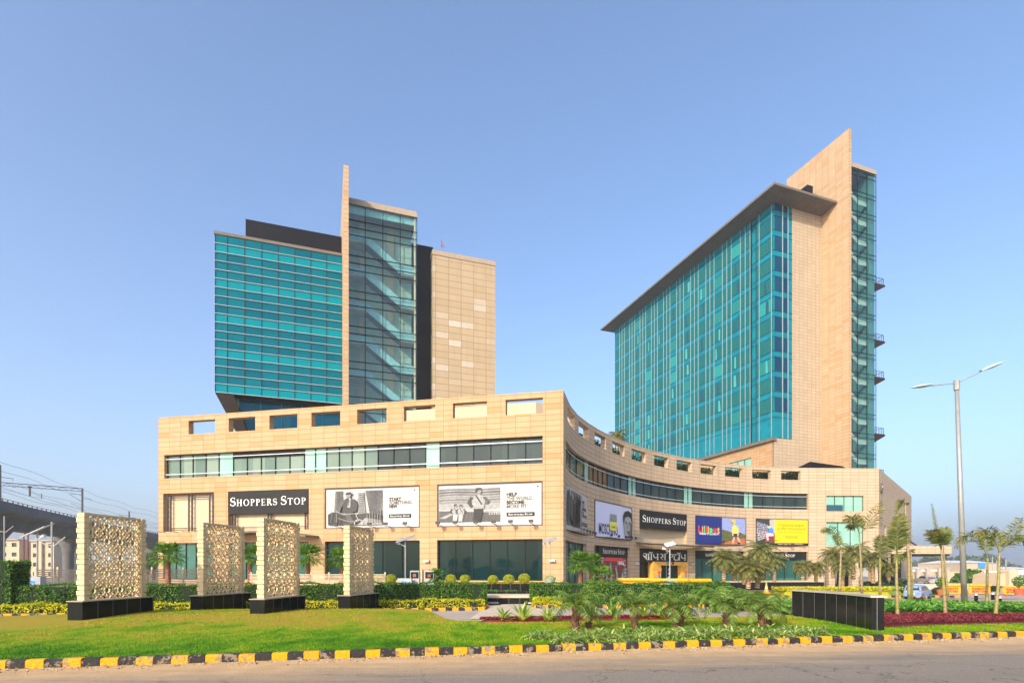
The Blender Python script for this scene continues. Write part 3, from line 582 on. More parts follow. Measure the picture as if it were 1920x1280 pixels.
# bookshop advert
r, W = frame_at(CV, 1417, 1515.8, BC[0]+.1, .02, 'billboard', 'yellow bookshop advert with a reader beside bookshelves', 'billboard', 'adverts on the curved front')
board(r, W, H, 'yellow_ink', .1); dframe(r, W, H, .06); a = Art(W, H); a.poly(rc(0, 0, 1, .085), 'grey_0'); bx = (.0, .05, .35, 1); a.poly(rc(0, 0, 1, 1), 'grey_2', bx); a.poly([(.72, .45), (1, .4), (1, 1), (.72, 1)], 'grey_7', bx)
for j in range(8):
    y = .1+j*.105; a.poly([(0, y), (.62, .28+j*.06), (.62, .295+j*.06), (0, y+.02)], 'grey_8', bx)
    for i in range(9): u = i*.068; yy = y+(.28+j*.06-y)*(u/.62); a.poly([(u+.01, yy+.025), (u+.05, yy+.025), (u+.05, yy+.075-u*.03), (u+.01, yy+.08-u*.03)], rnd.choice(('red_ink', 'grey_8', 'blue_ink', 'pink_ink', 'grey_5')), bx); a.k -= .2
a.poly([(.45, .08), (.95, .05), (1, .32), (.95, .45), (.65, .42), (.5, .3)], 'maroon_ink', bx); a.poly([(.66, .4), (.92, .4), (.9, .62), (.75, .68), (.62, .55)], 'blue_ink', bx); a.poly([(.5, .3), (.95, .32), (.9, .42), (.6, .45)], 'pink_ink', bx); a.line([(.55, .4), (.62, .1)], .11, 'pink_ink', bx); a.ell(.68, .68, .08, .055, 'skin_ink', bx); a.done(r)
m = MB(); text_mesh(m, 'A bookstore designed', Vector((.675*W, 0, .74*H)), .68, .50*W, .03, center=True); text_mesh(m, 'to offer many pleasures', Vector((.675*W, 0, .60*H)), .68, .56*W, .03, center=True); text_mesh(m, 'books, films, music, toys, stationery', Vector((.675*W, 0, .49*H)), .25, .50*W, .03, center=True); text_mesh(m, 'CROSSWORD', Vector((.675*W, 0, .28*H)), .5, .26*W, .03, center=True); m.build('lettering', 'ochre_ink', r)
m = MB(); text_mesh(m, 'Now open on the first floor', Vector((.42*W, 0, .02*H)), .25, .50*W, .03); m.build('small_print', 'letter_white', r)
flood(r, .05*W, -.02, .9); flood(r, .63*W, .0, .9); flood(r, .86*W, .0, .9)
# ground floor shop windows on the curve
def low_sign(pa, pb, z, h, label, txt=True, x0=.25, x1=.8, big=.5):
    r, W = frame_at(CV, pa, pb, z, -.35, 'shop_sign', label, 'shop sign', 'charcoal shop name signs'); board(r, W, h, 'black_sheet', .12)
    if txt: m = MB(); shoppers(m, (W*x0, 0, h*.28), W*(x1-x0), h*big, ex=.04); m.build('lettering', 'letter_white', r)
    return r, W
low_sign(1127, 1182, 3.05, 1.25, 'small charcoal shop sign above the red festive window poster', x0=.12, x1=.88)
low_sign(1303.5, 1397, 3.1, 1.2, 'long charcoal fascia under the navy childrens wear advert', x0=.22, x1=.5, big=.4)
low_sign(1417, 1515, 3.1, 1.2, 'charcoal shop sign under the yellow bookshop advert', x0=.18, x1=.78)
r, W = frame_at(CV, 1128, 1181, -.3, -.38, 'window_poster', 'red festive window poster with white scroll borders and a mint cone tree', 'poster'); H2 = 3.3; board(r, W, H2, 'maroon_ink', .05); a = Art(W, H2)
for i in range(46):
    for cx in (.04+.1*rnd.random(), .88+.1*rnd.random()): a.ell(cx, rnd.random()*.95+.02, .03, .03, rnd.choice(('grey_8', 'grey_8', 'grey_1')), n=7); a.k -= .2
for x, k in ((.22, .5), (.38, .72), (.58, .6)): a.line([(x, .05), (x+.03, k*.5), (x-.02, k)], .05, 'mint_ink'); a.ell(x-.01, k+.05, .03, .035, 'grey_6')
a.poly([(.72, .05), (.9, .05), (.81, .5)], 'mint_ink'); a.poly(rc(.62, .72, .66, .84), 'grey_8'); a.poly([(.1, .85), (.9, .85), (.8, .98), (.2, .98)], 'red_ink'); a.done(r)
m = MB(); text_mesh(m, 'NG', Vector((.68*W, 0, .72*H2)), .75, .2*W, .05, bold=.04); m.build('lettering', 'letter_white', r)
# hindi sign: hand drawn letters, x advances in letter heights
r, W = frame_at(CV, 1199, 1289, 2.45, .0, 'shop_sign', 'charcoal sign with large white Hindi letters over the orange entrance', 'shop sign', 'charcoal shop name signs'); board(r, W, 1.8, 'black_sheet', .3)
def deva(m, org, width, hgt):
    bar = lambda x: [rc(x-.055, 0, x+.055, .74), rc(x-.12, .70, x+.12, .76), rc(x-.10, -.02, x+.10, .03)]
    cand = lambda x: stroke(arc(x, .98, .17, .13, 185, 355, 8), lambda t: .05+.05*math.sin(math.pi*t))
    th = lambda t: .05+.07*math.sin(math.pi*t)
    sha = lambda x: stroke(arc(x+.2, .56, .17, .17, 150, -60, 7)+arc(x+.16, .22, .2, .2, 80, -40, 6), th)+stroke([(x+.02, .55), (x+.12, .38), (x+.42, -.02)], th)
    pa = lambda x: stroke([(x, .74), (x+.01, .45), (x+.08, .27), (x+.22, .24), (x+.36, .33)], th)
    sa = lambda x: stroke(arc(x+.14, .56, .17, .17, 140, -70, 7)+[(x+.05, .3), (x+.34, -.02)], th)+stroke([(x+.1, .36), (x+.46, .36)], .06)
    ta = lambda x: stroke([(x+.3, .74), (x+.12, .62), (x+.04, .4)]+arc(x+.25, .22, .24, .22, 150, 400, 9), th)
    reph = lambda x: stroke(arc(x+.02, .95, .14, .14, -90, 110, 7), th)
    Q = []; x = .05
    Q += sha(x); x += .55; Q += bar(x); x += .26; Q += bar(x)+cand(x-.05); x += .22; Q += pa(x); x += .40; Q += bar(x); x += .22; Q += sa(x); x += .52; Q += bar(x)+reph(x+.08); x += .5
    Q += sa(x)[:-2]; x += .42; Q += ta(x)+[rc(x-.08, .70, x+.5, .76)]; x += .58; Q += bar(x)+cand(x-.05); x += .22; Q += pa(x); x += .40; Q += bar(x); x += .1
    k = width/x
    for f in Q: m.face([(org[0]+p[0]*k, org[1]-.05, org[2]+p[1]*hgt) for p in f])
m = MB(); deva(m, (.45, 0, .35), W-.8, 1.15); m.build('lettering', 'letter_white', r)
# glass canopy over the entrance
r, W = frame_at(CV, 1192, 1316, 4.75, .05, 'glass_canopy', 'thin grey glass canopy over the orange shop entrance', 'canopy')
m = MB(); m.idx([(-.2, 0, .35), (W, 0, .35), (W-.6, -2.6, .1), (-.4, -2.6, .1), (-.2, 0, .27), (W, 0, .27), (W-.6, -2.6, .02), (-.4, -2.6, .02)], [(0, 3, 2, 1), (4, 5, 6, 7), (3, 7, 6, 2), (0, 1, 5, 4), (0, 4, 7, 3), (1, 2, 6, 5)]); m.build('glass_sheet', 'slate_glass', r)
for k in range(6): x = .4+(W-1)*k/5; m = MB(); m.bar((x, 0, .2), (x, -2.4, .0), .08, .2); m.build('bracket', 'steel', r)
# orange entrance portal
r, W = frame_at(CV, 1220, 1288, -.35, .3, 'entrance_portal', 'orange gift-box style entrance portal with dark doors', 'doorway'); H2 = 2.9
m = MB(); wall(m, Line((0, 0), (W, 0)), 0, W, 0, H2, [(W*.22, W*.80, -1, H2*.82)], 1.0); m.build('surround', 'orange_wall', r)
m = MB(); m.box((W*.51, .7, H2*.41), (W*.58, .1, H2*.82)); d = m.build('door', 'dark_glass', r)
m = MB(); m.box((W*.47, .62, H2*.41), (.08, .06, H2*.8)); m.build('door_frame', 'steel', d)
for k, (x, z, c) in enumerate(((.54, .62, 'lilac_ink'), (.54, .42, 'lilac_ink'), (.52, .22, 'lilac_ink'), (.16, .48, 'red_paint'), (.16, .3, 'blue_sign'), (.93, .46, 'red_paint'), (.93, .3, 'blue_sign'), (.40, .95, 'blue_sign'), (.55, .93, 'steel_dark'))): m = MB(); m.box((W*x, -.04 if x < .2 or x > .9 or z > .9 else .55, H2*z), (.34, .06, .38)); m.build('notice', c, r)
for x in (.30,): m = MB(); m.box((W*x, .5, H2*.64), (.22, .05, .5)); m.build('star_ornament', 'yellow_ink', r)
# gold hotel lettering and emblem on the side wall
x, y, tx, ty = SD.at(2.1); r = empty('hotel_emblem', (x+ty*.05, y-tx*.05, 15.0), math.atan2(ty, tx), 'round bronze emblem high on the right side wall', 'emblem')
m = MB()
m.prism([(.85*math.cos(i*math.pi/12), .85*math.sin(i*math.pi/12)) for i in range(24)], 0, -.18, fn=lambda u, v, w_: (u, w_, v)); m.build('disc', 'canopy_grey', r); m = MB(); m.prism([(.2*math.cos(i*math.pi/6)-.2, .2*math.sin(i*math.pi/6)+.2) for i in range(12)], -.19, -.24, fn=lambda u, v, w_: (u, w_, v)); m.build('dot', 'letter_white', r)
r = empty('hotel_lettering', (x+ty*.05, y-tx*.05, 9.4), math.atan2(ty, tx), 'tall column of ornate gold lettering on the right side wall', 'lettering')
m = MB(); text_mesh(m, 'CROWNE', Vector((.6, 0, .95)), 1.5, 2.85, .08, ax=Vector((0, 0, 1)), up=Vector((-1, 0, 0)), bold=.03); text_mesh(m, 'PLAZA', Vector((.5, 0, -.9)), 1.3, 1.35, .08, ax=Vector((0, 0, 1)), up=Vector((-1, 0, 0)), bold=.03); m.build('letters', 'gold', r)
m = MB(); m.box((0, -.05, .7), (1.4, .08, .12)); m.build('rule_bar', 'steel_dark', r)
# ================================================================ office tower (left)
U = Vector((.9465, .3229)); V = Vector((-.3229, .9465))
T0 = Vector((X_(403, 66), 66))
def TL(v, t0=0, t1=40, O=T0, u=U, n=V): a = O+n*v+u*t0; return Line(a, a+u*(t1-t0))
def mass(mb, O, u, n, t0, t1, v0, v1, z0, z1):              # block given in tower coordinates
    q = [O+u*t0+n*v0, O+u*t1+n*v0, O+u*t1+n*v1, O+u*t0+n*v1]
    vs = [(p.x, p.y, z0) for p in q]+[(p.x, p.y, z1) for p in q]; uvs = [t0, t1, t1+v1-v0, t0-(v1-v0)]
    b = len(mb.v); mb.v += vs
    for f, uu in (((0, 1, 5, 4), (t0, t1)), ((1, 2, 6, 5), (t1, t1+v1-v0)), ((2, 3, 7, 6), (t0, t1)), ((3, 0, 4, 7), (t0-(v1-v0), t0))):
        mb.f.append(tuple(b+i for i in f)); mb.m.append(mb.mi); mb.uv += [(uu[0], z0), (uu[1], z0), (uu[1], z1), (uu[0], z1)]
    for f in ((4, 5, 6, 7), (3, 2, 1, 0)): mb.f.append(tuple(b+i for i in f)); mb.m.append(mb.mi); mb.uv += [(vs[i][0], vs[i][1]) for i in f]
ot = empty('office_tower', (0, 0, 0), 0, 'office tower with banded teal glass, thin stone fin and glazed staircase, left of the picture', 'tower')
DP = 22
tF = sx(TL(0), 641.5); tS0 = sx(TL(-1.8), 655.5); tS1 = sx(TL(-1.8), 782); tD = sx(TL(0), 811); tR = sx(TL(0), 928.5)
zB, zT = 22.95, 42.4
m = MB(); mass(m, T0, U, V, .15, tF, .15, DP, zB+.1, zT); m.build('core', 'dark_panel', ot)
# glass bands: one per row, a pane row each
rows = 18; rh = (zT-.3-zB)/rows
for k in range(rows):
    m = MB(); z0 = zB+rh*k; L = TL(0, 0, tF)
    us = [0, 1.35]+[1.35+(tF-1.35)*i/7 for i in range(1, 8)]
    hs = []
    for i in range(8): m.face([off(L, us[i], 0, z0), off(L, us[i+1]-.001, 0, z0), off(L, us[i+1]-.001, 0, z0+rh), off(L, us[i], 0, z0+rh)], [(i*2.1+.3, k*1.08+.3), (i*2.1+1.5, k*1.08+.3), (i*2.1+1.5, k*1.08+.8), (i*2.1+.3, k*1.08+.8)])
    p0 = T0; p1 = T0+V*DP; m.face([(p1.x, p1.y, z0), (p0.x, p0.y, z0), (p0.x, p0.y, z0+rh), (p1.x, p1.y, z0+rh)], [(0, k*1.08+.3)]*4)
    gb = m.build('glass_band', 'tower_glass', ot)
    r2 = MB(); wall(r2, L, -.06, tF, z0-.02, z0+.025, (), .1, .14); r2.build('rail', 'rail_white', gb)
for i in range(8):
    m = MB(); u = [0, 1.35]+[1.35+(tF-1.35)*j/7 for j in range(1, 8)]; q = off(TL(0), u[i]+(.04 if i == 0 else 0), .03, 0); m.bar((q[0], q[1], zB), (q[0], q[1], zT), .07); m.build('mullion', 'mullion_dark', ot)
m = MB(); mass(m, T0, U, V, -.1, tF, -.12, .5, zT-.28, zT+.08); m.build('coping', 'canopy_grey', ot)
# tapered underside and the set back storey
m = MB(); pr = [(0, zB-.03), (tF, zB-.03), (tF, 15.4), (4.1, 15.4)]
def tfn(u, z, v): p = T0+U*u+V*v; return (p.x, p.y, z)
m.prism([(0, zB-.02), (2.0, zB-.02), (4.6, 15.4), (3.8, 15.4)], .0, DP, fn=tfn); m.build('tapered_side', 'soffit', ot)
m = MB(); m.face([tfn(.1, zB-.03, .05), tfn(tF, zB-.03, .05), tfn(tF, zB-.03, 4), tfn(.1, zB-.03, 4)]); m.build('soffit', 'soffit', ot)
LR = TL(1.6); qa = sx(LR, 434.5); qb = sx(LR, 449)
window(ot, LR, qa, qb, 15.4, 22.9, 0, 1, 'mint_glass', 'mullion_dark', rows=2); window(ot, LR, qb, tF, 15.4, 22.9, 0, 5, 'navy_glass', 'tower_glass', rows=1)
rail(ot, LR, qa, tF, 18.25, .12)
m = MB(); sheet(m, LR, qa, tF, 16.2, 18.1, .06); m.build('spandrel', 'tower_glass', ot)
# fin
m = MB(); mass(m, T0, U, V, tF+.02, tF+.62, -5.2, 9, 14, 50.4); m.build('fin', 'sandstone_fin', ot)
# staircase box
LS = TL(-1.8); zS = 48.0
m = MB(); mass(m, T0, U, V, tS0-.35, tS1, -1.75, 5, zS, zS+.85); m.build('stair_cap', 'coping', ot)
pw = (tS1-tS0)/4; zr = [14.5]; k = 0
while zr[-1] < zS-.1: zr.append(min(zS, zr[-1]+(2.6, .95, .95)[k % 3])); k += 1
m = MB()
sg = NT('clear_stair_glass'); gl = sg.n('ShaderNodeBsdfGlossy', _Roughness=.02); tp = sg.n('ShaderNodeBsdfTransparent'); tp.inputs[0].default_value = (.76, .90, .87, 1); mxs = sg.n('ShaderNodeMixShader'); mxs.inputs[0].default_value = .09; gl.inputs[0].default_value = (.6, .85, .82, 1)
sg.l(tp.outputs[0], mxs.inputs[1]); sg.l(gl.outputs[0], mxs.inputs[2]); sg.l(mxs.outputs[0], sg.o.inputs[0])
window(ot, LS, tS0-.3, tS1, 14.5, zS, 0, 4, 'clear_stair_glass', 'mullion_dark', rowz=zr, bw=.09, name='stair_glazing')
e0 = T0+U*tS1+V*-1.8; e1 = T0+U*tS1+V*5
m = MB(); m.face([(e0.x, e0.y, 14.5), (e1.x, e1.y, 14.5), (e1.x, e1.y, zS), (e0.x, e0.y, zS)]); m.build('side_glazing', 'clear_stair_glass', ot)
m = MB(); q = T0+U*(tS1-.25)+V*-1.5; m.bar((q.x, q.y, 14.5), (q.x, q.y, zS), .22); m.build('corner_post', 'cream_wall', ot)
m = MB(); mass(m, T0, U, V, tS0-.3, tS1-.35, .9, 1.1, 14.5, zS); m.build('stair_back_wall', 'stair_wall', ot)
for u0, u1 in ((tS0+1.3, tS0+2.0), (tS0+4.9, tS0+5.8)): m = MB(); mass(m, T0, U, V, u0, u1, .5, .88, 14.5, zS); m.build('stair_column', 'cream_wall', ot)
fl = 4.37; z = 17.5
while z < zS-1:
    m = MB(); mass(m, T0, U, V, tS0-.25, tS0+2.1, -1.5, .5, z-.18, z+.05); m.build('landing', 'concrete_pale', ot)
    m = MB(); mass(m, T0, U, V, tS0-.25, tS0+2.1, -1.5, -1.42, z+.1, z+.9); m.build('landing_parapet', 'stair_paint', ot)
    m = MB(); m.prism([(tS0+2.1, z-.2), (tS0+2.1, z+.9), (tS0+6.4, z-2.2), (tS0+6.4, z-3.3)], -1.5, -1.4, fn=tfn); m.build('stair_flight', 'stair_paint', ot)
    m = MB(); m.prism([(tS0+2.1, z-.3), (tS0+2.1, z), (tS0+6.4, z-3.1), (tS0+6.4, z-3.4)], -1.38, .0, fn=tfn); m.build('stair_soffit', 'concrete', ot)
    m = MB(); mass(m, T0, U, V, tS0+6.4, tS1-.4, -1.5, -1.42, z-3.3, z-2.2); m.build('landing_parapet', 'stair_paint', ot)
    m = MB(); mass(m, T0, U, V, tS0+6.4, tS1-.4, -1.4, .5, z-3.45, z-3.25); m.build('landing', 'concrete_pale', ot)
    z += fl
m = MB(); mass(m, T0, U, V, tS0-.25, tS1-.35, -1.45, -1.38, zS-.9, zS-.05); m.build('top_blind', 'stair_paint', ot)
# dark joint, stone wing, penthouse
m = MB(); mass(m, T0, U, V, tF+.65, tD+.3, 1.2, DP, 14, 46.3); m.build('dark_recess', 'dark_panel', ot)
m = MB(); mass(m, T0, U, V, tD, tR, 0, DP, 14, 44.6); m.build('wall', 'sandstone_block', ot)
m = MB(); mass(m, T0, U, V, tD-.06, tR+.06, -.08, DP, 44.6, 45.25); m.build('coping', 'coping', ot)
p0 = sx(TL(3), 460.5); p1 = sx(TL(3), 834.5)
m = MB(); mass(m, T0, U, V, p0, tF, 3, 12, zT, 46.4); m.build('penthouse', 'dark_panel', ot)
m = MB(); mass(m, T0, U, V, tF+.66, p1, 2.2, 12, 45.2, 46.4); m.build('penthouse', 'dark_panel', ot)
def flag(p, where):
    r = empty('flag', p, 0, 'tiny dark red flag '+where, 'flag', 'small roof flags'); m = MB(); m.bar((0, 0, 0), (0, 0, 1.3), .05); m.build('pole', 'steel_dark', r); m = MB(); m.prism([(0, 1.25), (.3, .35), (.5, .15), (.03, .35)], -.02, .02, fn=lambda u, v, w_: (u, w_, v)); m.build('cloth', 'maroon_ink', r)
flag((X_(828, 76), 76, 45.3+.9), 'on the roof of the office tower')
# ================================================================ hotel tower (right)
hu = Vector((.9415, .337)); hn = Vector((-.337, .9415))
ht = empty('hotel_tower', (0, 0, 0), 0, 'tall hotel tower with turquoise window grid, roof slab and stone fin on the right', 'tower')
F0 = Vector((X_(1592, 92), 92))                              # near left edge of the fin
def hit(O, d, px): r = (px-HX)/FPX; return (O.x-r*O.y)/(r*d.y-d.x)
sb = hit(F0, hn, 1540); Bk = F0+hn*sb; tC = hit(Bk, -hu, 1451); HC = Bk-hu*tC      # HC: glazed corner
tG = hit(HC, hu, 1485); sF = hit(HC, hn, 1153)
hz0, hz1 = 24.1, 64.6
HE = lambda v=0: Line(HC+hn*v, HC+hn*v+hu*tC)                # end face, left to right
HLs = Line(HC+hn*sF, HC)                                     # long face, far (left) to near (right)
m = MB(); q = [HC+hu*.3+hn*.3, HC+hu*(tC+.3)+hn*.3, HC+hu*(tC+.3)+hn*sF, HC+hn*sF+hu*.3]; m.prism([(p.x, p.y) for p in q], 14, hz1, fn=lambda a, b, c: (a, b, c)); m.build('core', 'dark_panel', ht)
m = MB(); wall(m, HE(), tG, tC, 14, hz1, (), .3); wall(m, HE(), 0, tG, 14, hz0-.1, (), .3); m.build('wall', 'sandstone_tower', ht)
m = MB(); ph = [(sF-15.5, sF-5.2, 17.5, 21.6), (sF-26, sF-18, 17.5, 21.6)]; wall(m, HLs, 0, sF-.02, 14, hz0-.6, ph, .3); m.build('wall', 'sandstone', ht)
for h in ph: window(ht, HLs, *h, -.2, 6, 'mint_glass')
m = MB(); mass(m, HC, hn, -hu, -.3, sF, -.35, .55, hz0-.6, hz0-.1); m.build('ledge', 'canopy_grey', ht)
fh = 3.46; nf = 12; zf = [hz0]; 
while zf[-1] < hz1-.1: zf.append(min(hz1, zf[-1]+fh))
# long face bays measured from the far end; s from the near corner: notch 4.0-5.3, lines every 4.75 m
near = [(0, .45, 'n'), (.45, 3.2, 'w'), (3.2, 4.0, 'n')]
bays = []; s0 = 5.35; lines = [s0]
q = 5.35
pat = []
while q < sF-1: pat.append((q, q+1.2, 'n')); pat.append((q+1.2, q+2.4, 'n')); pat.append((q+2.4, q+4.75, 'w')); q += 4.75
g = MB(); sheet(g, HLs, 0, sF-5.35, hz0, hz1, 0); sheet(g, HLs, sF-4.0, sF, hz0, hz1, 0); sheet(g, HLs, sF-5.35, sF-4.0, hz0, hz1, -.28)
sheet(g, HE(), 0, tG, hz0, hz1, 0)
cw = g.build('curtain_wall', 'hotel_glass', ht)
rw = random.Random(3); nw = 0; stuff = MB()
for (a, b, k) in near+pat:
    if b > sF: continue
    for zi in range(len(zf)-1):
        z0, z1 = zf[zi]+1.05, zf[zi]+3.3
        if z1 > hz1 or zi == 0: continue
        sa, sb2 = sF-b+.12, sF-a-.12
        if k == 'w' and nw < 100 or (k == 'w' and b < 40):
            nw += 1
        if k == 'w' and b < 44:
            m = MB(); m.face([off(HLs, sa, .03, z0), off(HLs, sb2, .03, z0), off(HLs, sb2, .03, z1), off(HLs, sa, .03, z1)], [(rw.random(), 0), (2.3, 0), (2.3, 2), (0, 2)]); wo = m.build('window', 'room_window', ht)
            if rw.random() < .33:
                c = rw.random(); u = sa+(sb2-sa)*rw.uniform(.1, .6); wd = (sb2-sa)*rw.uniform(.15, .35); m = MB(); m.face([off(HLs, u, .05, z0+.05), off(HLs, u+wd, .05, z0+.05), off(HLs, u+wd*rw.uniform(.6, 1), .05, z1-.05), off(HLs, u, .05, z1-.05)]); m.build('curtain' if c < .6 else 'gap', 'drawn_blind' if c < .6 else 'open_dark', wo)
        else:
            stuff.face([off(HLs, sa, .03, z0), off(HLs, sb2, .03, z0), off(HLs, sb2, .03, z1), off(HLs, sa, .03, z1)], [(0, 0), (1.2, 0), (1.2, 2), (0, 2)])
tag(stuff.build('window_panes', 'room_window', ht), kind='stuff')
for (a, b, k) in near+pat:
    for s_ in (a,) if k == 'n' else (a,):
        if .1 < s_ < sF: p = off(HLs, sF-s_, .1, 0); m = MB(); m.bar((p[0], p[1], hz0-.1), (p[0], p[1], hz1), .07, .12); m.build('fin_mullion', 'mullion_pale', ht)
for s_ in (4.0,): p = off(HLs, sF-s_, .02, 0); m = MB(); m.bar((p[0], p[1], hz0), (p[0], p[1], hz1), .08); m.build('fin_mullion', 'mullion_dark', ht)
for u_ in (tG*.45, tG*.75): p = off(HE(), u_, .1, 0); m = MB(); m.bar((p[0], p[1], hz0-.1), (p[0], p[1], hz1), .09, .16); m.build('fin_mullion', 'mullion_pale', ht)
for z in zf[1:-1]:
    for dz in (0, 1.0):
        m = MB(); wall(m, HLs, 0, sF, z+dz-.04, z+dz+.04, (), .08, .07); m.build('transom', 'navy_glass', ht); m = MB(); wall(m, HE(), 0, tG, z+dz-.04, z+dz+.04, (), .08, .07); m.build('transom', 'navy_glass', ht)
for zi in range(1, len(zf)-1):                               # end face glass strips
    for a, b, c in ((.15, tG*.43, 'navy_glass'), (tG*.48, tG*.73, 'navy_glass'), (tG*.78, tG-.1, 'hotel_glass')): 
        m = MB(); sheet(m, HE(), a, b, zf[zi]+1.1, min(hz1, zf[zi]+3.4), .03); m.build('window', c, ht)
# roof slab
m = MB(); O = HC; q = [O-hu*3.1-hn*3.2, Bk-hu*.0-hn*3.2, Bk+hn*1, HC+hn*(sF+2.2)+hu*6, HC+hn*(sF+2.2)-hu*3.1]
m.prism([(p.x, p.y) for p in q], hz1+.05, hz1+.42, fn=lambda a, b, c: (a, b, c)); m.build('roof_slab', 'canopy_grey', ht)
m = MB(); q = [HC-hu*2.2-hn*2.2, Bk-hn*2.2-hu*.1, Bk+hn*1-hu*.1, HC+hn*(sF+1.2)+hu*5, HC+hn*(sF+1.2)-hu*2.2]; q2 = [HC-hu*.1-hn*.1, Bk-hn*.1-hu*.1, Bk+hn*1-hu*.1, HC+hn*(sF+.2)+hu*3, HC+hn*(sF+.2)-hu*.1]
m.idx([(p.x, p.y, hz1+.04) for p in q]+[(p.x, p.y, hz1-.35) for p in q2], [(0, 1, 6, 5), (4, 0, 5, 9), (3, 4, 9, 8), (5, 6, 7, 8, 9)]); m.build('roof_soffit', 'canopy_grey', ht)
m = MB(); mass(m, HC, hu, hn, .6, tC-1.6, .8, 9, hz1+.5, hz1+3.4); mass(m, HC, hu, hn, tC-2.6, tC-1.3, .6, 9, hz1+.52, hz1+5.2); m.build('plant_screen', 'dark_panel', ht)
# fin and stair box
m = MB(); sl = sb+hit(Bk, hn, 1475); mass(m, F0, hu, hn, 0, .55, 0, sl, 14, 76.0)
m.uv = m.uv; m.build('fin', 'sandstone_fin', ht)
SBx = F0+hu*.6+hn*.7; tw_ = hit(SBx, hu, 1642); zSt = 70.3
sl_ = Line(SBx, SBx+hu*tw_); zr = [14.5]; k = 0
while zr[-1] < zSt-.2: zr.append(min(zSt, zr[-1]+(2.7, .76)[k % 2])); k += 1
window(ht, sl_, 0, tw_, 14.5, zSt, 0, 3, 'clear_stair_glass', 'mullion_dark', rowz=zr, bw=.09, name='stair_glazing')
m = MB(); mass(m, SBx, hu, hn, 0, tw_+.05, -.1, 5, zSt, zSt+.75); m.build('stair_cap', 'coping', ht)
m = MB(); mass(m, SBx, hu, hn, .1, tw_-1.4, 3.2, 3.4, 14.5, zSt); m.build('stair_back_wall', 'slate_dark', ht)
m = MB(); mass(m, SBx, hu, hn, tw_-1.3, tw_-.01, .25, 4.95, 14.5, zSt); m.build('stair_shaft', 'shaft_blue', ht)
z = 18.0
def sfn(u, zz, v): p = SBx+hu*u+hn*v; return (p.x, p.y, zz)
while z < zSt-2:
    m = MB(); m.prism([(.1, z+1.2), (.1, z+.3), (1.6, z-.8), (3.0, z-1.75), (tw_-1.4, z-1.75), (tw_-1.4, z-1.0), (3.0, z-.95)], .5, .6, fn=sfn); m.build('stair_flight', 'stair_white', ht)
    z += fh
for zc in (51.9, 41.9, 35.4, 25.4, 18.0):                   # balconies on the far side
    m = MB(); O = SBx+hn*.6; t0 = tw_+.05+.2
    bfn = lambda u, zz, v: ((O+hu*u+hn*v).x, (O+hu*u+hn*v).y, zz)
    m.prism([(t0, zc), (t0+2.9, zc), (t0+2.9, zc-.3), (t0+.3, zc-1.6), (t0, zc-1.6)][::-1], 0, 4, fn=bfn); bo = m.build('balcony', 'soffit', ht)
    m = MB()
    for u_, zz in ((t0+.1, 0), (t0+2.6, 0)): m.bar(bfn(u_, zc, .1), bfn(u_, zc+1.1, .1), .05)
    m.bar(bfn(t0, zc+1.1, .1), bfn(t0+2.6, zc+1.1, .1), .06); m.bar(bfn(t0+2.6, zc+1.1, .1), bfn(t0+2.6, zc+1.1, 3.9), .06)
    for i in range(7): m.bar(bfn(t0+.1+i*.4, zc, .1), bfn(t0+.1+i*.4, zc+1.1, .1), .03)
    for i in range(10): m.bar(bfn(t0+2.6, zc, .1+i*.42), bfn(t0+2.6, zc+1.1, .1+i*.42), .03)
    m.build('railing', 'steel_dark', bo)
p = HC-hu*1.0-hn*1; flag((p.x+1, p.y+1, hz1+.7), 'on the corner of the hotel roof slab')
r = empty('roof_skylight', (0, 0, 0), 0, 'low dark brown hipped skylight on the roof at the foot of the hotel', 'skylight'); m = MB()
m.idx([(X_(1480, 90.5), 90.5, 17.7), (X_(1606, 91.5), 91.5, 17.7), (X_(1560, 93), 97, 17.7), (X_(1470, 94), 96, 17.7), (X_(1521, 91.5), 91.8, 19.6), (X_(1590, 92), 93.0, 19.0)], [(0, 1, 5, 4), (1, 2, 5), (2, 3, 4, 5), (3, 0, 4)]); m.build('roof', 'dark_panel', r)
# ================================================================ entrance canopy at the far right
pc = empty('drive_canopy', (0, 0, 0), 0, 'broad flat stone-clad drive-in canopy at the right side of the centre', 'canopy')
cz0, cz1 = 3.9, 5.75; Y0 = 99
m = MB(); m.idx([(X_(1672, Y0), Y0, cz0+.35), (X_(1785, Y0), Y0, cz0+.35), (X_(1793, Y0), Y0+8, cz0+.35), (X_(1690, Y0), Y0+8, cz0+.35), (X_(1672, Y0), Y0, cz1), (X_(1785, Y0), Y0, cz1), (X_(1800, Y0), Y0+8, cz1), (X_(1690, Y0), Y0+8, cz1)], [(0, 1, 5, 4), (1, 2, 6, 5), (2, 3, 7, 6), (3, 0, 4, 7), (4, 5, 6, 7), (3, 2, 1, 0)]); m.build('fascia', 'sandstone_pale', pc)
m = MB(); m.box((X_(1733, Y0), Y0+4, cz0+.15), (10, 7, .3)); m.build('underside', 'steel_dark', pc)
m = MB(); m.box((X_(1683, Y0), Y0+1.6, 1), (2.0, 2.2, 6.4)); m.build('pillar', 'dark_panel', pc)
for dz, e in ((9.6, 1743), (8.6, 1722)): m = MB(); m.bar((X_(1686, Y0), Y0+3, dz), (X_(e, Y0), Y0+3, cz1), .22); m.build('tie_bar', 'steel_dark', pc)
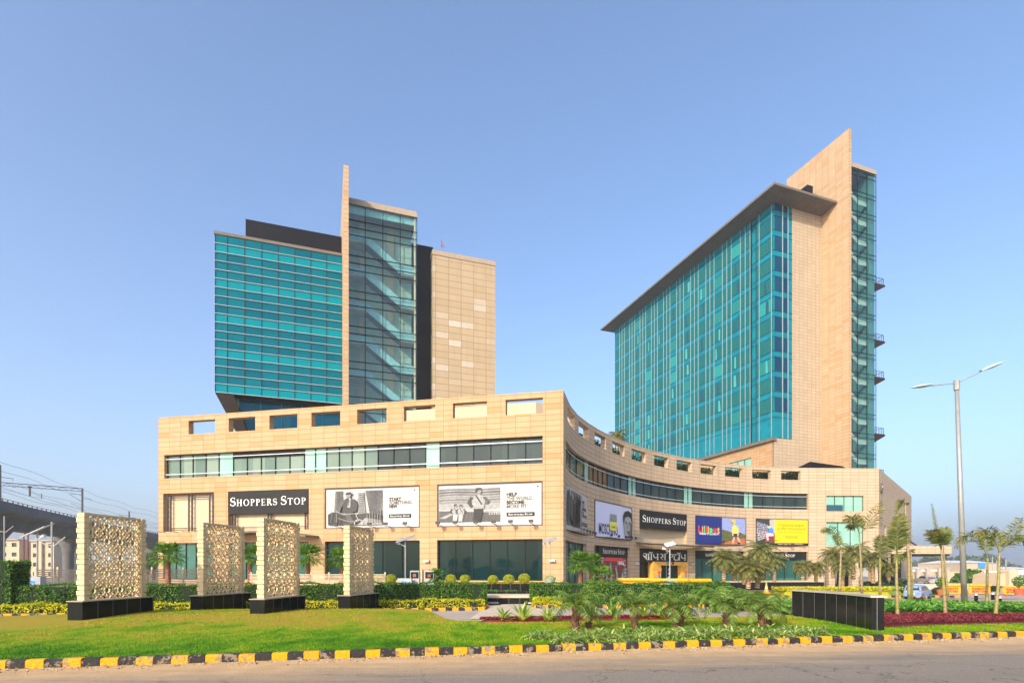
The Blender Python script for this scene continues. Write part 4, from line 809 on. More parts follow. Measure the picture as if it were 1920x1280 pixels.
# ================================================================ ground, roads, lawn
kerbZ = lambda x: 10.32+.206*x                               # bottom front edge of the near kerb
def ground_mat():
    t = NT('ground'); n = t.noise(.05, 5, pos(t)); n2 = t.noise(1.5, 5, pos(t))
    c = t.ramp(n, [(.35, (.30, .24, .16)), (.6, (.20, .20, .12))]); t.base(t.mix(t.math('MULTIPLY', n2, .4), c, (.14, .12, .08))); t.p.inputs['Roughness'].default_value = .95
    t = NT('asphalt'); sp = t.n('ShaderNodeSeparateXYZ'); t.l(pos(t), sp.inputs[0])
    d = t.math('SUBTRACT', t.math('ADD', t.math('MULTIPLY', sp.outputs[0], .206), 10.32), sp.outputs[1])   # metres from the kerb
    mp = t.n('ShaderNodeMapping'); mp.inputs['Scale'].default_value = (.25, 1.6, 1); mp.inputs['Rotation'].default_value = (0, 0, -R(11.6)); t.l(pos(t), mp.inputs[0])
    n = t.noise(1.3, 6, mp.outputs[0], .7); n2 = t.noise(60, 3, pos(t)); n3 = t.noise(2.4, 5, pos(t))
    dust = t.math('SUBTRACT', t.math('ADD', 1.25, t.math('MULTIPLY', t.math('SUBTRACT', n, .5), 1.7)), t.math('MULTIPLY', d, .55))
    dn = t.n('ShaderNodeClamp'); t.l(dust, dn.inputs[0])
    c = t.ramp(n2, [(.25, (.16, .135, .105)), (.5, (.245, .205, .16)), (.75, (.35, .295, .23))])
    c = t.mix(t.math('MULTIPLY', n3, .5), c, (.24, .19, .14)); c2 = t.ramp(n3, [(.3, (.50, .31, .14)), (.7, (.64, .42, .21))])
    cw = t.n('ShaderNodeTexVoronoi', _Scale=.42); cw.feature = 'DISTANCE_TO_EDGE'; ad = t.n('ShaderNodeVectorMath', operation='ADD'); t.l(pos(t), ad.inputs[0]); nv = t.n('ShaderNodeTexNoise', _Scale=1.8, _Detail=6); t.l(pos(t), nv.inputs['Vector']); t.l(nv.outputs[1], ad.inputs[1]); t.l(ad.outputs[0], cw.inputs['Vector'])
    c = t.mix(t.math('MULTIPLY', t.math('LESS_THAN', cw.outputs[0], .006), .6), c, (.07, .055, .045))
    tr_ = t.math('SINE', t.math('MULTIPLY', t.math('ADD', d, n), 3.4)); c = t.mix(t.math('MULTIPLY', t.math('MAXIMUM', tr_, 0.0), .22), c, (.14, .12, .10))
    sp2 = t.n('ShaderNodeTexVoronoi', _Scale=9.0); t.l(pos(t), sp2.inputs['Vector'])
    n5 = t.noise(14, 5, pos(t), .8); c = t.mix(t.math('MULTIPLY', t.math('MAXIMUM', t.math('SUBTRACT', n5, .5), 0.0), 2.6), c, (.10, .085, .07)); c = t.mix(dn.outputs[0], c, c2); c = t.mix(t.math('MULTIPLY', t.math('MAXIMUM', t.math('SUBTRACT', t.noise(30, 3, pos(t), .8), .56), 0.0), 2.0), c, (.16, .11, .07)); c = t.mix(t.math('MULTIPLY', t.math('LESS_THAN', sp2.outputs[0], .08), .35), c, (.7, .6, .48))
    t.base(c); t.p.inputs['Roughness'].default_value = .9; n6 = t.noise(22, 4, pos(t), .8); t.bump(n6, .03, .9)
    t = NT('inner_asphalt'); n = t.noise(.6, 6, pos(t)); n2 = t.noise(40, 3, pos(t))
    c = t.ramp(n, [(.3, (.34, .27, .21)), (.7, (.46, .38, .30))]); t.base(t.mix(t.math('MULTIPLY', n2, .3), c, (.2, .18, .16))); t.p.inputs['Roughness'].default_value = .9
    def lawncol(t):
        n = t.noise(.42, 5, pos(t), .65); mp = t.n('ShaderNodeMapping'); mp.inputs['Scale'].default_value = (1, .5, 1); t.l(pos(t), mp.inputs[0]); n3 = t.noise(2.0, 6, mp.outputs[0], .7)
        f = t.math('ADD', t.math('MULTIPLY', n, .62), t.math('MULTIPLY', n3, .42))
        sp = t.n('ShaderNodeSeparateXYZ'); t.l(pos(t), sp.inputs[0]); far = t.math('SUBTRACT', sp.outputs[1], t.math('ADD', t.math('MULTIPLY', sp.outputs[0], .206), 10.5))
        f = t.math('ADD', f, t.math('MULTIPLY', t.math('MINIMUM', far, 6.0), .026))  # mound shading put into the colour: darker green low, drier tan towards the crest
        return t.ramp(f, [(.44, (.025, .115, .003)), (.53, (.085, .215, .005)), (.62, (.22, .29, .01)), (.69, (.36, .27, .03)), (.78, (.40, .24, .045))])
    t = NT('grass_blade'); r_ = isl(t); t.base(t.mix(t.math('MULTIPLY', r_, .45), lawncol(t), (.10, .22, .01))); t.p.inputs['Roughness'].default_value = .8; t.p.inputs['Specular IOR Level'].default_value = .1
    t = NT('lawn'); n = t.noise(.55, 5, pos(t), .65); mp = t.n('ShaderNodeMapping'); mp.inputs['Scale'].default_value = (1, .35, 1); t.l(pos(t), mp.inputs[0]); n2 = t.noise(16, 6, pos(t), .7); n3 = t.noise(2.6, 5, mp.outputs[0])
    c = lawncol(t)
    t.base(t.mix(t.math('MULTIPLY', n2, .35), c, (.10, .20, .01))); t.p.inputs['Roughness'].default_value = .9; t.p.inputs['Specular IOR Level'].default_value = .1; t.bump(n2, .05, .8)
    t = NT('kerb_yellow'); n = t.noise(5, 6, pos(t), .7); n2 = t.noise(22, 4, pos(t)); t.base(t.mix(t.math('GREATER_THAN', n, .565), t.mix(n2, (.74, .34, .006), (.58, .25, .01)), (.25, .18, .12))); t.p.inputs['Roughness'].default_value = .6; t.p.inputs['Specular IOR Level'].default_value = .2; t.bump(n2, .02)
    t = NT('kerb_black'); n = t.noise(6, 6, pos(t), .75); n2 = t.noise(22, 4, pos(t)); t.base(t.mix(t.math('GREATER_THAN', n, .555), t.mix(n2, (.012, .01, .011), (.05, .042, .038)), (.22, .17, .12))); t.p.inputs['Roughness'].default_value = .6; t.p.inputs['Specular IOR Level'].default_value = .2; t.bump(n2, .02)
    t = NT('granite_wall'); uv = t.n('ShaderNodeUVMap', uv_map='uv'); sp = t.n('ShaderNodeSeparateXYZ'); t.l(uv.outputs[0], sp.inputs[0]); fr = t.math('FRACT', t.math('DIVIDE', sp.outputs[0], .5)); e = t.math('LESS_THAN', fr, .02); n = t.noise(4, 5, pos(t))
    n4 = t.noise(13, 6, pos(t), .8); c = t.mix(e, t.mix(n, (.006, .007, .008), (.022, .024, .024)), (.25, .24, .22)); t.base(t.mix(t.math('MULTIPLY', t.math('GREATER_THAN', n4, .70), .4), c, (.3, .3, .28))); t.p.inputs['Roughness'].default_value = .12; t.p.inputs['Specular IOR Level'].default_value = .14
ground_mat()
def grid_sheet(name, fn, na, nb, mat, lift=0):               # fn(a,b) in 0..1 -> (x, y, z)
    m = MB(); vs = [fn(i/na, j/nb) for j in range(nb+1) for i in range(na+1)]
    m.idx([(x, y, z+lift) for x, y, z in vs], [(j*(na+1)+i, j*(na+1)+i+1, (j+1)*(na+1)+i+1, (j+1)*(na+1)+i) for j in range(nb) for i in range(na)])
    return m.build(name, mat, None, smooth=True)
def gfn(a, b):
    y = -30+230*b if b < .8 else 154+(b-.8)*5*3800
    k = 1 if b < .8 else 1+(b-.8)*5*8
    x = (a-.5)*440*k; return (x, y, terrain(x, y)-.03)
tag(grid_sheet('ground', gfn, 44, 100, 'ground'), kind='structure')
tag(grid_sheet('road', lambda a, b: (-60+a*120, (10.32+.206*(-60+a*120))-14*(1-b), 0), 30, 6, 'asphalt', .0), kind='structure')
def inner(a, b):
    x = -45+a*115; y0 = 10.9+.206*x; y = y0+b*(86-y0); return (x, y, terrain(x, y)-.012)
tag(grid_sheet('inner_road', inner, 60, 60, 'inner_asphalt', .0), kind='structure')
def mound(x, y):
    b = .13*math.exp(-((x+8.5)/5.2)**4)*math.exp(-((y-17.0)/3.0)**2)
    return .115+b*(1-S((x+4.2)/3.0))+.012*math.sin(x*.9)*math.sin(y*.8)
def lawn_far(x):
    base = lambda x: 15.4+.17*(x+1.4) if x < 9 else min(24.5, 17.2+.6*(x-9))
    if x < -3.4: return 19.6+.10*(x+3.4) if x > -9 else 19.04+(x+9)*.28
    if x < -1.4: k = S((x+3.4)/2.0); return 19.6*(1-k)+15.4*k
    return base(x)
def lawn_fn(a, b):
    x = -19+a*45; y0 = kerbZ(x)+.17; y = y0+b*(lawn_far(x)-y0); return (x, y, mound(x, y))
lawn = tag(grid_sheet('lawn', lawn_fn, 180, 50, 'lawn'), kind='structure')
m = MB(); 
for i in range(90):
    x0, x1 = -19+i*.5, -18.5+i*.5; m.face([(x1, lawn_far(x1), mound(x1, lawn_far(x1))), (x0, lawn_far(x0), mound(x0, lawn_far(x0))), (x0, lawn_far(x0), -.4), (x1, lawn_far(x1), -.4)])
tag(m.build('lawn_edge', 'lawn'), kind='structure')
gr = random.Random(11); m = MB()
for i in range(75000):
    x = gr.uniform(-11.5, 14); f = gr.random()**1.3; y0 = kerbZ(x)+.2; y = y0+f*(min(lawn_far(x), 19)-y0)
    h = gr.uniform(.018, .042); a = gr.uniform(0, 6.28); w_ = .006+.004*gr.random(); z = mound(x, y)-.003; dx, dy = math.cos(a)*w_, math.sin(a)*w_
    m.face([(x-dx, y-dy, z), (x+dx, y+dy, z), (x+gr.uniform(-.02, .02), y+gr.uniform(-.02, .02), z+h)])
tag(m.build('grass', 'grass_blade'), 'short mown grass covering the mound and lawn', 'grass', kind='stuff')
# grit and fallen leaves lying along the kerb
m = MB()
for i in range(1300):
    x = gr.uniform(-9, 13.5); y = kerbZ(x)-abs(gr.gauss(0, .22))-.01; s_ = gr.uniform(.004, .016)
    if gr.random() < .85: m.box((x, y, s_*.4), (s_*1.6, s_*1.2, s_), gr.uniform(0, 3), gr.choice((0, 0, 1)))
    else: a_ = gr.uniform(0, 6.3); dx, dy = math.cos(a_)*.03, math.sin(a_)*.03; m.face([(x-dx, y-dy, .006), (x+dy*.4, y-dx*.4, .012), (x+dx, y+dy, .02), (x-dy*.4, y+dx*.4, .01)], m=2)
tag(m.build('gravel', ['slat_wood', 'trunk_brown', 'frond_brown']), 'grit and dry leaves lying along the kerb', 'gravel', kind='stuff')
# kerbs, blocks alternately yellow and black
def kerb(pts, step, name='kerb', w_=.14, h=.13, depth=.25, seed=1, zf=lambda x, y: 0):
    pp = Poly(pts); n = int(pp.L/step); m = MB(); kr = random.Random(seed)
    for i in range(n):
        a, b = pp.L*i/n+.004, pp.L*(i+1)/n-.004; xa, ya, ta, tb = pp.at(a); z = zf(xa, ya)+kr.uniform(-.010, .008); o = kr.uniform(-.012, .012)
        prof = [(o, -depth), (o, h*.78), (o-.03, h), (-w_, h), (-w_, -depth)]
        vs = [off(pp, a, d, z+zz) for d, zz in prof]+[off(pp, b, d, z+zz) for d, zz in prof]; k = 5
        m.idx(vs, [tuple(range(k))[::-1], tuple(range(k, 2*k))]+[(j, (j+1) % k, k+(j+1) % k, k+j) for j in range(k)], i % 2)
    return tag(m.build(name, ['kerb_yellow', 'kerb_black']), kind='structure')
kerb([(-14, kerbZ(-14)), (14, kerbZ(14)), (24, kerbZ(24)-.2)], .262)
farY = lambda x: 21.15+.208*x
tz = lambda x, y: terrain(x, y)-.01
kerb([(-22, farY(-22)), (-1.05, farY(-1.05)), (-.95, farY(-1)+1.5)], .25, seed=2, zf=tz)
kerb([(.85, 23.6), (.9, 21.9), (4, 22.3), (8, 22.6), (13, 23.2)], .25, seed=3, zf=tz)
tag(grid_sheet('paved_ramp', lambda a, b: (-1.0+a*1.9+(1-b)*(.9*a-.35), 17.2+b*7.2, terrain(0, 17+b*7)+.0), 2, 6, 'paving', .004), kind='structure')
# ================================================================ plants
def leaves(m, r, n, fn, size, flat=.35):
    for i in range(n):
        p, nrm = fn(r); a = r.uniform(0, 6.28); s_ = size*r.uniform(.6, 1.3)
        v = Vector((r.gauss(0, 1), r.gauss(0, 1), r.gauss(0, 1))).normalized()+Vector(nrm)*1.1; v.normalize()
        x = v.orthogonal().normalized(); x = Matrix.Rotation(a, 3, v) @ x; y = v.cross(x); p = Vector(p)
        m.face([p-x*s_, p-y*s_*.45, p+x*s_, p+y*s_*.45])
def hedge(name, pts, w_, z0, z1, mat, label, cat='hedge', n=9000, size=.05, group=None, seed=1, zt=0, kind=None, topm=None):
    pp = Poly(pts); r = random.Random(seed); root = empty(name, (0, 0, 0), 0, label, cat, group)
    m = MB(); wall(m, pp, .04, pp.L-.04, z0, z1-.06, (), w_-.1, -.05, 1.2); m.build('dark_core', 'hedge_core', root)  # solid near-black green box filling the inside of the leaves
    m = MB(); H = z1-z0; A = [pp.L*H, pp.L*w_, w_*H]; tot = sum(A)+w_*H
    def fn(r):
        k = r.random()*tot; q = r.uniform(0, pp.L); lump = .04*math.sin(q*2.3)+.035*math.sin(q*5.1+1)+.02*math.sin(q*13)
        if k < A[0]: zz = r.uniform(z0, z1); return off(pp, q, r.gauss(0, .02)+lump-(.04 if zz > z1-.05 else 0), zz), (pp.at(q)[3], -pp.at(q)[2], .3)
        if k < A[0]+A[1]: return off(pp, q, -r.uniform(0, w_), z1+r.gauss(0, .018)+lump*.7+(r.random()**14)*.09), (0, 0, 1)
        e = 0 if r.random() < .5 else pp.L; return off(pp, e, -r.uniform(0, w_), r.uniform(z0, z1)), (pp.at(e)[2]*(1 if e else -1), 0, .3)
    leaves(m, r, n, fn, size); m.build('leaves', mat, root); return root
zh = -.05
hedge('hedge', [(-25, 17.6), (-8, 21.6), (-1.05, 22.9)], .9, -.2, .97, 'hedge_leaf', 'long clipped dark green hedge behind the four carved stone screens', n=26000, size=.042, seed=4)
hedge('hedge', [(-25, 16.75), (-8, 20.55), (-1.1, 21.95)], .55, -.15, .33, 'gold_leaf', 'low yellow-green hedge along the kerb behind the carved screens', n=15000, size=.045, seed=5)
hedge('hedge', [(-22.5, 18.0), (-17.7, 19.2)], 1.2, -.1, 1.85, 'hedge_leaf', 'tall block of dark green hedge at the far left edge', n=9000, size=.05, seed=6)
hedge('hedge', [(.9, 23.6), (6, 24.3), (10, 24.9)], .9, -.3, .92, 'hedge_leaf', 'clipped green hedge behind the feathery palms in front of the yellow barricades', n=12000, size=.045, seed=7)
hedge('hedge', [(.95, 22.6), (2.1, 22.8)], .5, -.2, .32, 'gold_leaf', 'short low yellow-green hedge right of the black granite fountain', n=2400, size=.04, seed=8)
hedge('hedge', [(-1.3, 27.2), (1.3, 27.6)], .6, .2, .42, 'cover_leaf', 'strip of clipped green planting between the dark granite fountain steps', n=2500, size=.045, seed=9)
# fountain steps
r = empty('granite_fountain', (0, 0, 0), 0, 'stepped black granite fountain with a cream coping between the hedges', 'fountain')
m = MB(); m.box((-.03, 24.9, -.05), (2.35, .5, .62)); m.build('front_wall', 'granite_wall', r)
m = MB(); m.box((-.03, 25.3, .33), (2.45, 1.4, .12)); m.build('coping', 'paving', r)
m = MB(); m.box((0, 26.9, .2), (2.9, .25, .54)); m.build('middle_step', 'granite_wall', r)
m = MB(); m.box((0, 28.2, .52), (3.0, .25, .56)); m.build('upper_step', 'granite_wall', r)
for x, y in ((-.85, 24.0), (.93, 23.9)):
    r2 = empty('stone_disc', (x, y, terrain(x, y)), 0, 'low round stone slab %s the granite fountain' % ('at the left foot of' if x < 0 else 'at the right foot of'), 'stone slab', 'round slabs by the fountain')
    m = MB(); m.tube([(0, 0, 0), (0, 0, .06)], .36, 16); m.build('lower_slab', 'granite', r2); m = MB(); m.tube([(.02, .05, .062), (.02, .05, .11)], .26, 16); m.build('upper_slab', 'concrete_pale', r2)
# raised terrace with clipped balls
tag(grid_sheet('planting_terrace', lambda a, b: (-9+a*11, 29+b*6, .74), 2, 2, 'lawn'), kind='structure')
m = MB(); m.box((-3.5, 28.95, .2), (11, .1, 1.1)); tag(m.build('terrace_edge', 'granite'), kind='structure')
for i, (px, py, d) in enumerate(((708, 1085, 19), (733, 1084.5, 20), (845, 1085, 20), (872, 1085, 19), (924.5, 1086, 19), (954, 1085.5, 21), (983, 1084, 22))):
    Y = 30; p = P(px, py, Y); rad = d/2*Y/FPX; rr = random.Random(i)
    lab = ('leftmost of the clipped ball shrubs, just right of the fourth screen', 'clipped ball shrub just left of the solar lamp box', 'clipped ball shrub right of the ticket kiosks', 'clipped ball shrub fourth from the left', 'clipped ball shrub fifth from the left', 'clipped ball shrub second from the right', 'largest and rightmost clipped ball shrub, left of the planter bowl')[i]
    r = empty('ball_shrub', (p.x, p.y, .74), 0, lab, 'shrub', 'clipped ball shrubs on the terrace'); m = MB(); m.tube([(0, 0, 0), (0, 0, .2)], .03); m.build('stem', 'trunk_brown', r)
    m = MB(); c = Vector((0, 0, p.z-.74)); 
    leaves(m, rr, 1500, lambda q: ((lambda v: (c+Vector((v.x*rad, v.y*rad, v.z*rad*.86))*q.uniform(.93, 1.03), v))(Vector((q.gauss(0, 1), q.gauss(0, 1), q.gauss(0, 1))).normalized())), .035); m.build('crown', 'topiary_leaf', r)
def frond(m, base, d, L, up, droop, n, ll, lw, r, stem=.012, vee=.5, curl=0, ragged=.15):
    """feather leaf: base point, horizontal direction d, length L, start slope up, droop"""
    d = Vector((d[0], d[1], 0)).normalized(); pts = []; p = Vector(base); ang = up
    for i in range(13):
        pts.append(p.copy()); p = p+(d*math.cos(ang)+Vector((0, 0, 1))*math.sin(ang))*(L/12); ang -= droop/12*(1+i*.09)
    m.tube(pts, [stem*(1-.8*i/12) for i in range(13)], 4, cap=False)
    side = Vector((-d.y, d.x, 0))
    for i in range(n):
        t = .14+.86*i/(n-1); k = min(11, int(t*12)); f = t*12-k; p = pts[k].lerp(pts[k+1], f); tg = (pts[k+1]-pts[k]).normalized(); nr = side.cross(tg).normalized()
        l = ll*(math.sin(math.pi*min(1, .18+t*.80))**.6)*r.uniform(1-ragged, 1.05)
        for s_ in (-1, 1):
            o = (side*s_*math.cos(vee)-nr*math.sin(-vee)*.6+tg*.55+Vector((r.uniform(-.12, .12), r.uniform(-.12, .12), r.uniform(-.12, .12)))).normalized()
            wv = tg.cross(o).cross(o).normalized()*lw/2; mid = p+o*l*.55; tip = p+o*l+Vector((0, 0, -l*r.uniform(.12, .3)))
            m.face([p-wv*.6, mid-wv, tip, mid+wv, p+wv*.6])
def pinnate(name, seed, H, tr, nf, L, ll, nleaf, mt, ml, up=(.2, 1.25), droop=1.5, lw=.03, taper=.8, bulge=1.25, stub=0):
    r = random.Random(seed); root = empty(name); m = MB(); n = 9
    m.tube([(r.uniform(-.01, .01), 0, H*i/(n-1)-.15*(i == 0)) for i in range(n)], [tr*(1.0 if i < n-2 else bulge)*(1-(1-taper)*i/n)*(1+.08*(i % 2)) for i in range(n)], 9); 
    if stub:
        for i in range(stub):
            z = H*r.uniform(.1, 1.0); a = r.uniform(0, 6.28); m.bar((math.cos(a)*tr*.8, math.sin(a)*tr*.8, z), (math.cos(a)*tr*1.4, math.sin(a)*tr*1.4, z+tr*.9), tr*.4, tr*.25)
    m.build('trunk', mt, root); m = MB()
    for i in range(nf):
        a = i*2.39996+r.uniform(-.2, .2); e = up[0]+(up[1]-up[0])*((i+.5)/nf)
        frond(m, (0, 0, H-.02), (math.cos(a), math.sin(a)), L*r.uniform(.8, 1.1), e, droop*r.uniform(.8, 1.15), nleaf, ll, lw, r)
    m.build('crown', ml, root); return root
def placeall(proto, spots, cat, group):
    for i, (x, y, z, rz, sc, lab) in enumerate(spots):
        o = proto if i == 0 else copy_tree(proto); 
        if i == 0: KIDS.setdefault(proto.name, kids(proto))
        o.location = (x, y, z); o.rotation_euler = (0, 0, rz); o.scale = (sc, sc, sc); tag(o, lab, cat, group)
# foreground feathery palms: two growth forms
def fg(px, py, Y, rz, sc, lab, dz=0): return (X_(px, Y), Y, mound(X_(px, Y), Y)-.03, rz, sc, lab)
g1 = pinnate('date_palm', 1, .60, .085, 19, .78, .23, 22, 'trunk_brown', 'frond_leaf', up=(.1, 1.4), droop=1.15, lw=.018, stub=22)
g2 = pinnate('date_palm', 2, .56, .08, 15, .72, .22, 20, 'trunk_brown', 'frond_leaf', up=(.05, 1.35), droop=1.2, lw=.018, stub=22)
GP = 'feathery dwarf palms in the front bed'
placeall(g1, [fg(1079, 0, 12.9, 0, 1.06, 'leftmost and brightest green dwarf feather palm in the front bed'), fg(1190, 0, 13.3, 1.1, .98, 'dwarf feather palm second trunk group from the left, single dark trunk'), fg(1362, 0, 13.3, 2.3, 1.0, 'wide dwarf feather palm with one trunk, right of the twin-trunk one'), fg(1428, 0, 13.2, 3.6, .94, 'front one of the two rightmost dwarf feather palms by the black wall')], 'palm', GP)
placeall(g2, [fg(1104, 0, 13.6, .5, .85, 'small dwarf feather palm tucked behind the leftmost one'), fg(1265, 0, 13.7, 1.9, 1.08, 'left stem of the twin dwarf feather palms in the middle of the bed'), fg(1276, 0, 13.9, 4.0, .95, 'right stem of the twin dwarf feather palms in the middle of the bed'), fg(1442, 0, 14.3, 5.0, .95, 'rear one of the two rightmost dwarf feather palms by the black wall')], 'palm', GP)
# dark cycad clump behind them
g3 = pinnate('cycad', 7, .35, .16, 40, .95, .17, 34, 'trunk_brown', 'fan_leaf', up=(-.1, 1.2), droop=1.3, lw=.02)
placeall(g3, [(X_(1338, 20), 20, .25, 0, 1.0, 'dark green cycad behind the wide dwarf palm, left one'), (X_(1372, 21), 21, .15, 1, .95, 'dark green cycad behind the wide dwarf palm, middle one'), (X_(1404, 20.5), 20.5, .12, 2, .9, 'dark green cycad left of the traffic cone'), (X_(1130, 27), 27, .0, 3, 1.35, 'dark low cycad left of the yellow barricades')], 'cycad', 'cycads behind the dwarf palms')
# sword-leaved rosettes
def rosette(name, seed, n, L, w_, mat, e0=.25, e1=1.45, bend=.7):
    r = random.Random(seed); m = MB()
    for i in range(n):
        a = i*2.39996+r.uniform(-.25, .25); e = e0+(e1-e0)*(i/n)*r.uniform(.85, 1.1); l = L*r.uniform(.75, 1.1); d = Vector((math.cos(a), math.sin(a), 0)); s_ = Vector((-d.y, d.x, 0)); p = Vector((0, 0, .01)); pts = []
        for k in range(6): pts.append((p.copy(), w_*(.55, 1, 1, .85, .5, .04)[k]/2)); p = p+(d*math.cos(e)+Vector((0, 0, 1))*math.sin(e))*l/5; e -= bend/5*(1+k*.35)
        vs = []
        for q, hw in pts: vs += [q-s_*hw, q+s_*hw]
        m.idx(vs, [(2*k, 2*k+1, 2*k+3, 2*k+2) for k in range(5)])
    return m.build(name, mat)
fz = lambda x, y: mound(x, y)-.02
ag = rosette('variegated_agave', 3, 44, .62, .075, 'varieg_leaf', .35, 1.5, .45)
labs = ['smaller variegated sword-leaf plant left of the pair by the maroon strip', 'large variegated sword-leaf plant left of the leftmost dwarf palm', 'variegated sword-leaf plant behind the leftmost dwarf palm', 'variegated sword-leaf plant between the leftmost and the second dwarf palm', 'yellowish variegated sword-leaf plant behind the second dwarf palm', 'yellow variegated sword-leaf plant left of the twin dwarf palms', 'variegated sword-leaf plant right behind the twin dwarf palms']
for i, (px, sc) in enumerate(((944, .75), (980, 1.0), (1027, .75), (1148, .95), (1206, .8), (1236, .95), (1290, .6))):
    o = ag if i == 0 else ag.copy(); 
    if i: COL.objects.link(o)
    Y = 15.2 if px < 1100 else 15.9; x = X_(px, Y); o.location = (x, Y, .13); o.rotation_euler = (0, 0, i*1.3); o.scale = (sc,)*3; tag(o, labs[i], 'plant', 'variegated sword-leaf plants by the maroon strip')
sp = rosette('spider_plant', 9, 34, .36, .03, 'spider_leaf', .3, 1.5, 1.5); sp2 = rosette('spider_plant', 10, 30, .33, .034, 'spider_leaf', .2, 1.45, 1.2); sr = random.Random(8); k = 0
rowp = []
for px in range(1000, 1545, 12):
    for row in range(3):
        Y = {0: 10.78, 1: 11.2, 2: 11.7}[row]+.206*X_(px, 11.5)*1.0+sr.uniform(-.15, .15)
        if row == 0 and px < 1040: continue
        if row == 2 and (px > 1500 or sr.random() < .15): continue
        rowp.append((px+sr.uniform(-5, 5), Y))
for i, (px, Y) in enumerate(rowp):
    o = sp if i == 0 else sp2 if i == 1 else (sp, sp2)[i % 2].copy()
    if i > 1: COL.objects.link(o)
    o.location = (X_(px, Y), Y, .12); o.rotation_euler = (sr.uniform(-.15, .15), sr.uniform(-.15, .15), sr.uniform(0, 6.3)); s_ = sr.uniform(.8, 1.3); o.scale = (s_, s_, s_*sr.uniform(.6, .85)); tag(o, 'striped cream and green spider plant in the dense row along the front kerb', 'plant', 'spider plants along the front kerb')
# ground covers
def cover(name, fn, n, size, mat, label, seed, core=None, hgt=.2):
    m = MB(); r = random.Random(seed)
    def lf(r):
        x, y, z = fn(r.random(), r.random()); return (x, y, z+r.random()*hgt*.35+hgt*.65), (0, -.35, 1)
    leaves(m, r, n, lf, size); na = 24
    b = MB(); vs = [fn(i/na, j/8) for j in range(9) for i in range(na+1)]
    m.idx([(x, y, z+hgt*.62*(1 if 0 < j_ % (na+1) < na and na < j_ < (na+1)*8 else .1)) for j_, (x, y, z) in enumerate(vs)], [(j*(na+1)+i, j*(na+1)+i+1, (j+1)*(na+1)+i+1, (j+1)*(na+1)+i) for j in range(8) for i in range(na)])
    return tag(m.build(name, mat), label, 'ground cover', kind='stuff')
cover('maroon_strip', lambda a, b: (X_(902+a*410, 15.6)+0*b, 14.95+a*.95+b*.5, .11), 6500, .03, 'maroon_leaf', 'narrow strip of maroon foliage along the back of the front lawn', 3, hgt=.13)
def bed(a, b): x = 9.3+a*7.2; y = (13.9+.15*(x-10))+b*(2.9-1.9*a*a)+.35*a; return x, y, .12
cover('maroon_bed', bed, 15000, .035, 'maroon_leaf', 'broad bed of maroon foliage right of the black granite wall', 4, hgt=.14)
def gbed(a, b): x = 9.4+a*8; y = (16.6-.1*a)+b*(4.6-2.8*a*a*a)+.02*x; return x, y, .1
cover('green_groundcover', gbed, 9000, .085, 'cover_leaf', 'glossy green ground cover behind the maroon bed', 5, hgt=.34)
# black granite sign wall, gently curved
gw = Poly([(8.72, 16.95), (8.88, 15.9), (8.93, 14.9), (8.84, 13.9), (8.66, 13.1)])
r = empty('granite_wall', (0, 0, 0), 0, 'low curved black polished granite wall at the right of the lawn', 'wall')
class Rev:
    def __init__(s, p): s.p = p; s.L = p.L
    def at(s, q): return s.p.at(q)
m = MB(); wall(m, gw, 0, gw.L, -.1, .9, (), .27, 0, .5); m.build('panels', 'granite_wall', r)
m = MB(); wall(m, gw, -.02, gw.L+.02, .9, .945, (), .36, .03, .5); m.build('coping', 'concrete_pale', r)
# ================================================================ carved stone screens
def lattice(W, H):
    m = MB(); c = .44; t = .022; D = (.05,)
    nx = max(1, round(W/c)); nz = round(H/c); cx, cz = W/nx, H/nz
    for i in range(nx):
        for j in range(nz):
            X, Z = (i+.5)*cx, (j+.5)*cz; y = 0; th = .045
            q = lambda u, v, y=0: (X+u*cx, y, Z+v*cz)
            oc = [(.20*math.cos(R(22.5+45*k)), .20*math.sin(R(22.5+45*k))) for k in range(8)]
            for k in range(8): m.bar(q(*oc[k]), q(*oc[(k+1) % 8]), t, th, up=(0, 1, 0))
            for k in range(8): a = R(45*k); l = .5 if k % 2 == 0 else .68; m.bar(q(.19*math.cos(a), .19*math.sin(a)), q(l*math.cos(a), l*math.sin(a)), t, th, up=(0, 1, 0))
            for sx_, sz in ((1, 1), (1, -1), (-1, -1), (-1, 1)): m.bar(q(.5*sx_, .22*sz, .02), q(.22*sx_, .5*sz, .02), t, th*.8, up=(0, 1, 0)); m.bar(q(.5*sx_, .0, -.015), q(0, .5*sz, -.015), t, th*.8, up=(0, 1, 0))
    return m
def screen(px0, Y0, px1, Y1, ztop, zbot, label, i):
    a = Vector((X_(px0, Y0), Y0)); b = Vector((X_(px1, Y1), Y1)); d = (b-a); L = d.length; rz = math.atan2(d.y, d.x); z0 = mound(a.x, a.y)
    r = empty('stone_screen', (a.x, a.y, 0), rz, label, 'stone screen', 'carved stone screens on the mound')
    m = MB(); m.box((L/2, 0, (zbot+z0-.4)/2+.0), (L+.50, .46, zbot-z0+.4)); bs = m.build('base', 'granite_wall', r)
    bs.data.update(); m = MB(); m.box((L/2, 0, zbot+.012), (L+.55, .51, .024)); m.build('base_coping', 'coping', bs)
    for x in (0, L):
        m = MB(); n = 17; hh = (ztop-zbot-.03)/n
        for k in range(n):
            z = zbot+.03+k*hh
            m.box((x, 0, z+hh*.44), (.155+.03*(k % 2), .215+.03*(k % 2), hh*.86)); 
            if k < n-1: m.box((x, 0, z+hh*.94), (.10, .14, hh*.16))
        m.build('column', 'block_stone', r)
    lt = lattice(L-.16, ztop-zbot-.12); lt.v = [(x+.08, y, z+zbot+.05) for x, y, z in lt.v]; lt.build('lattice', 'lattice_stone', r)
    m = MB(); m.box((L/2, 0, ztop-.04), (L-.15, .12, .06)); m.build('top_beam', 'block_stone', r)
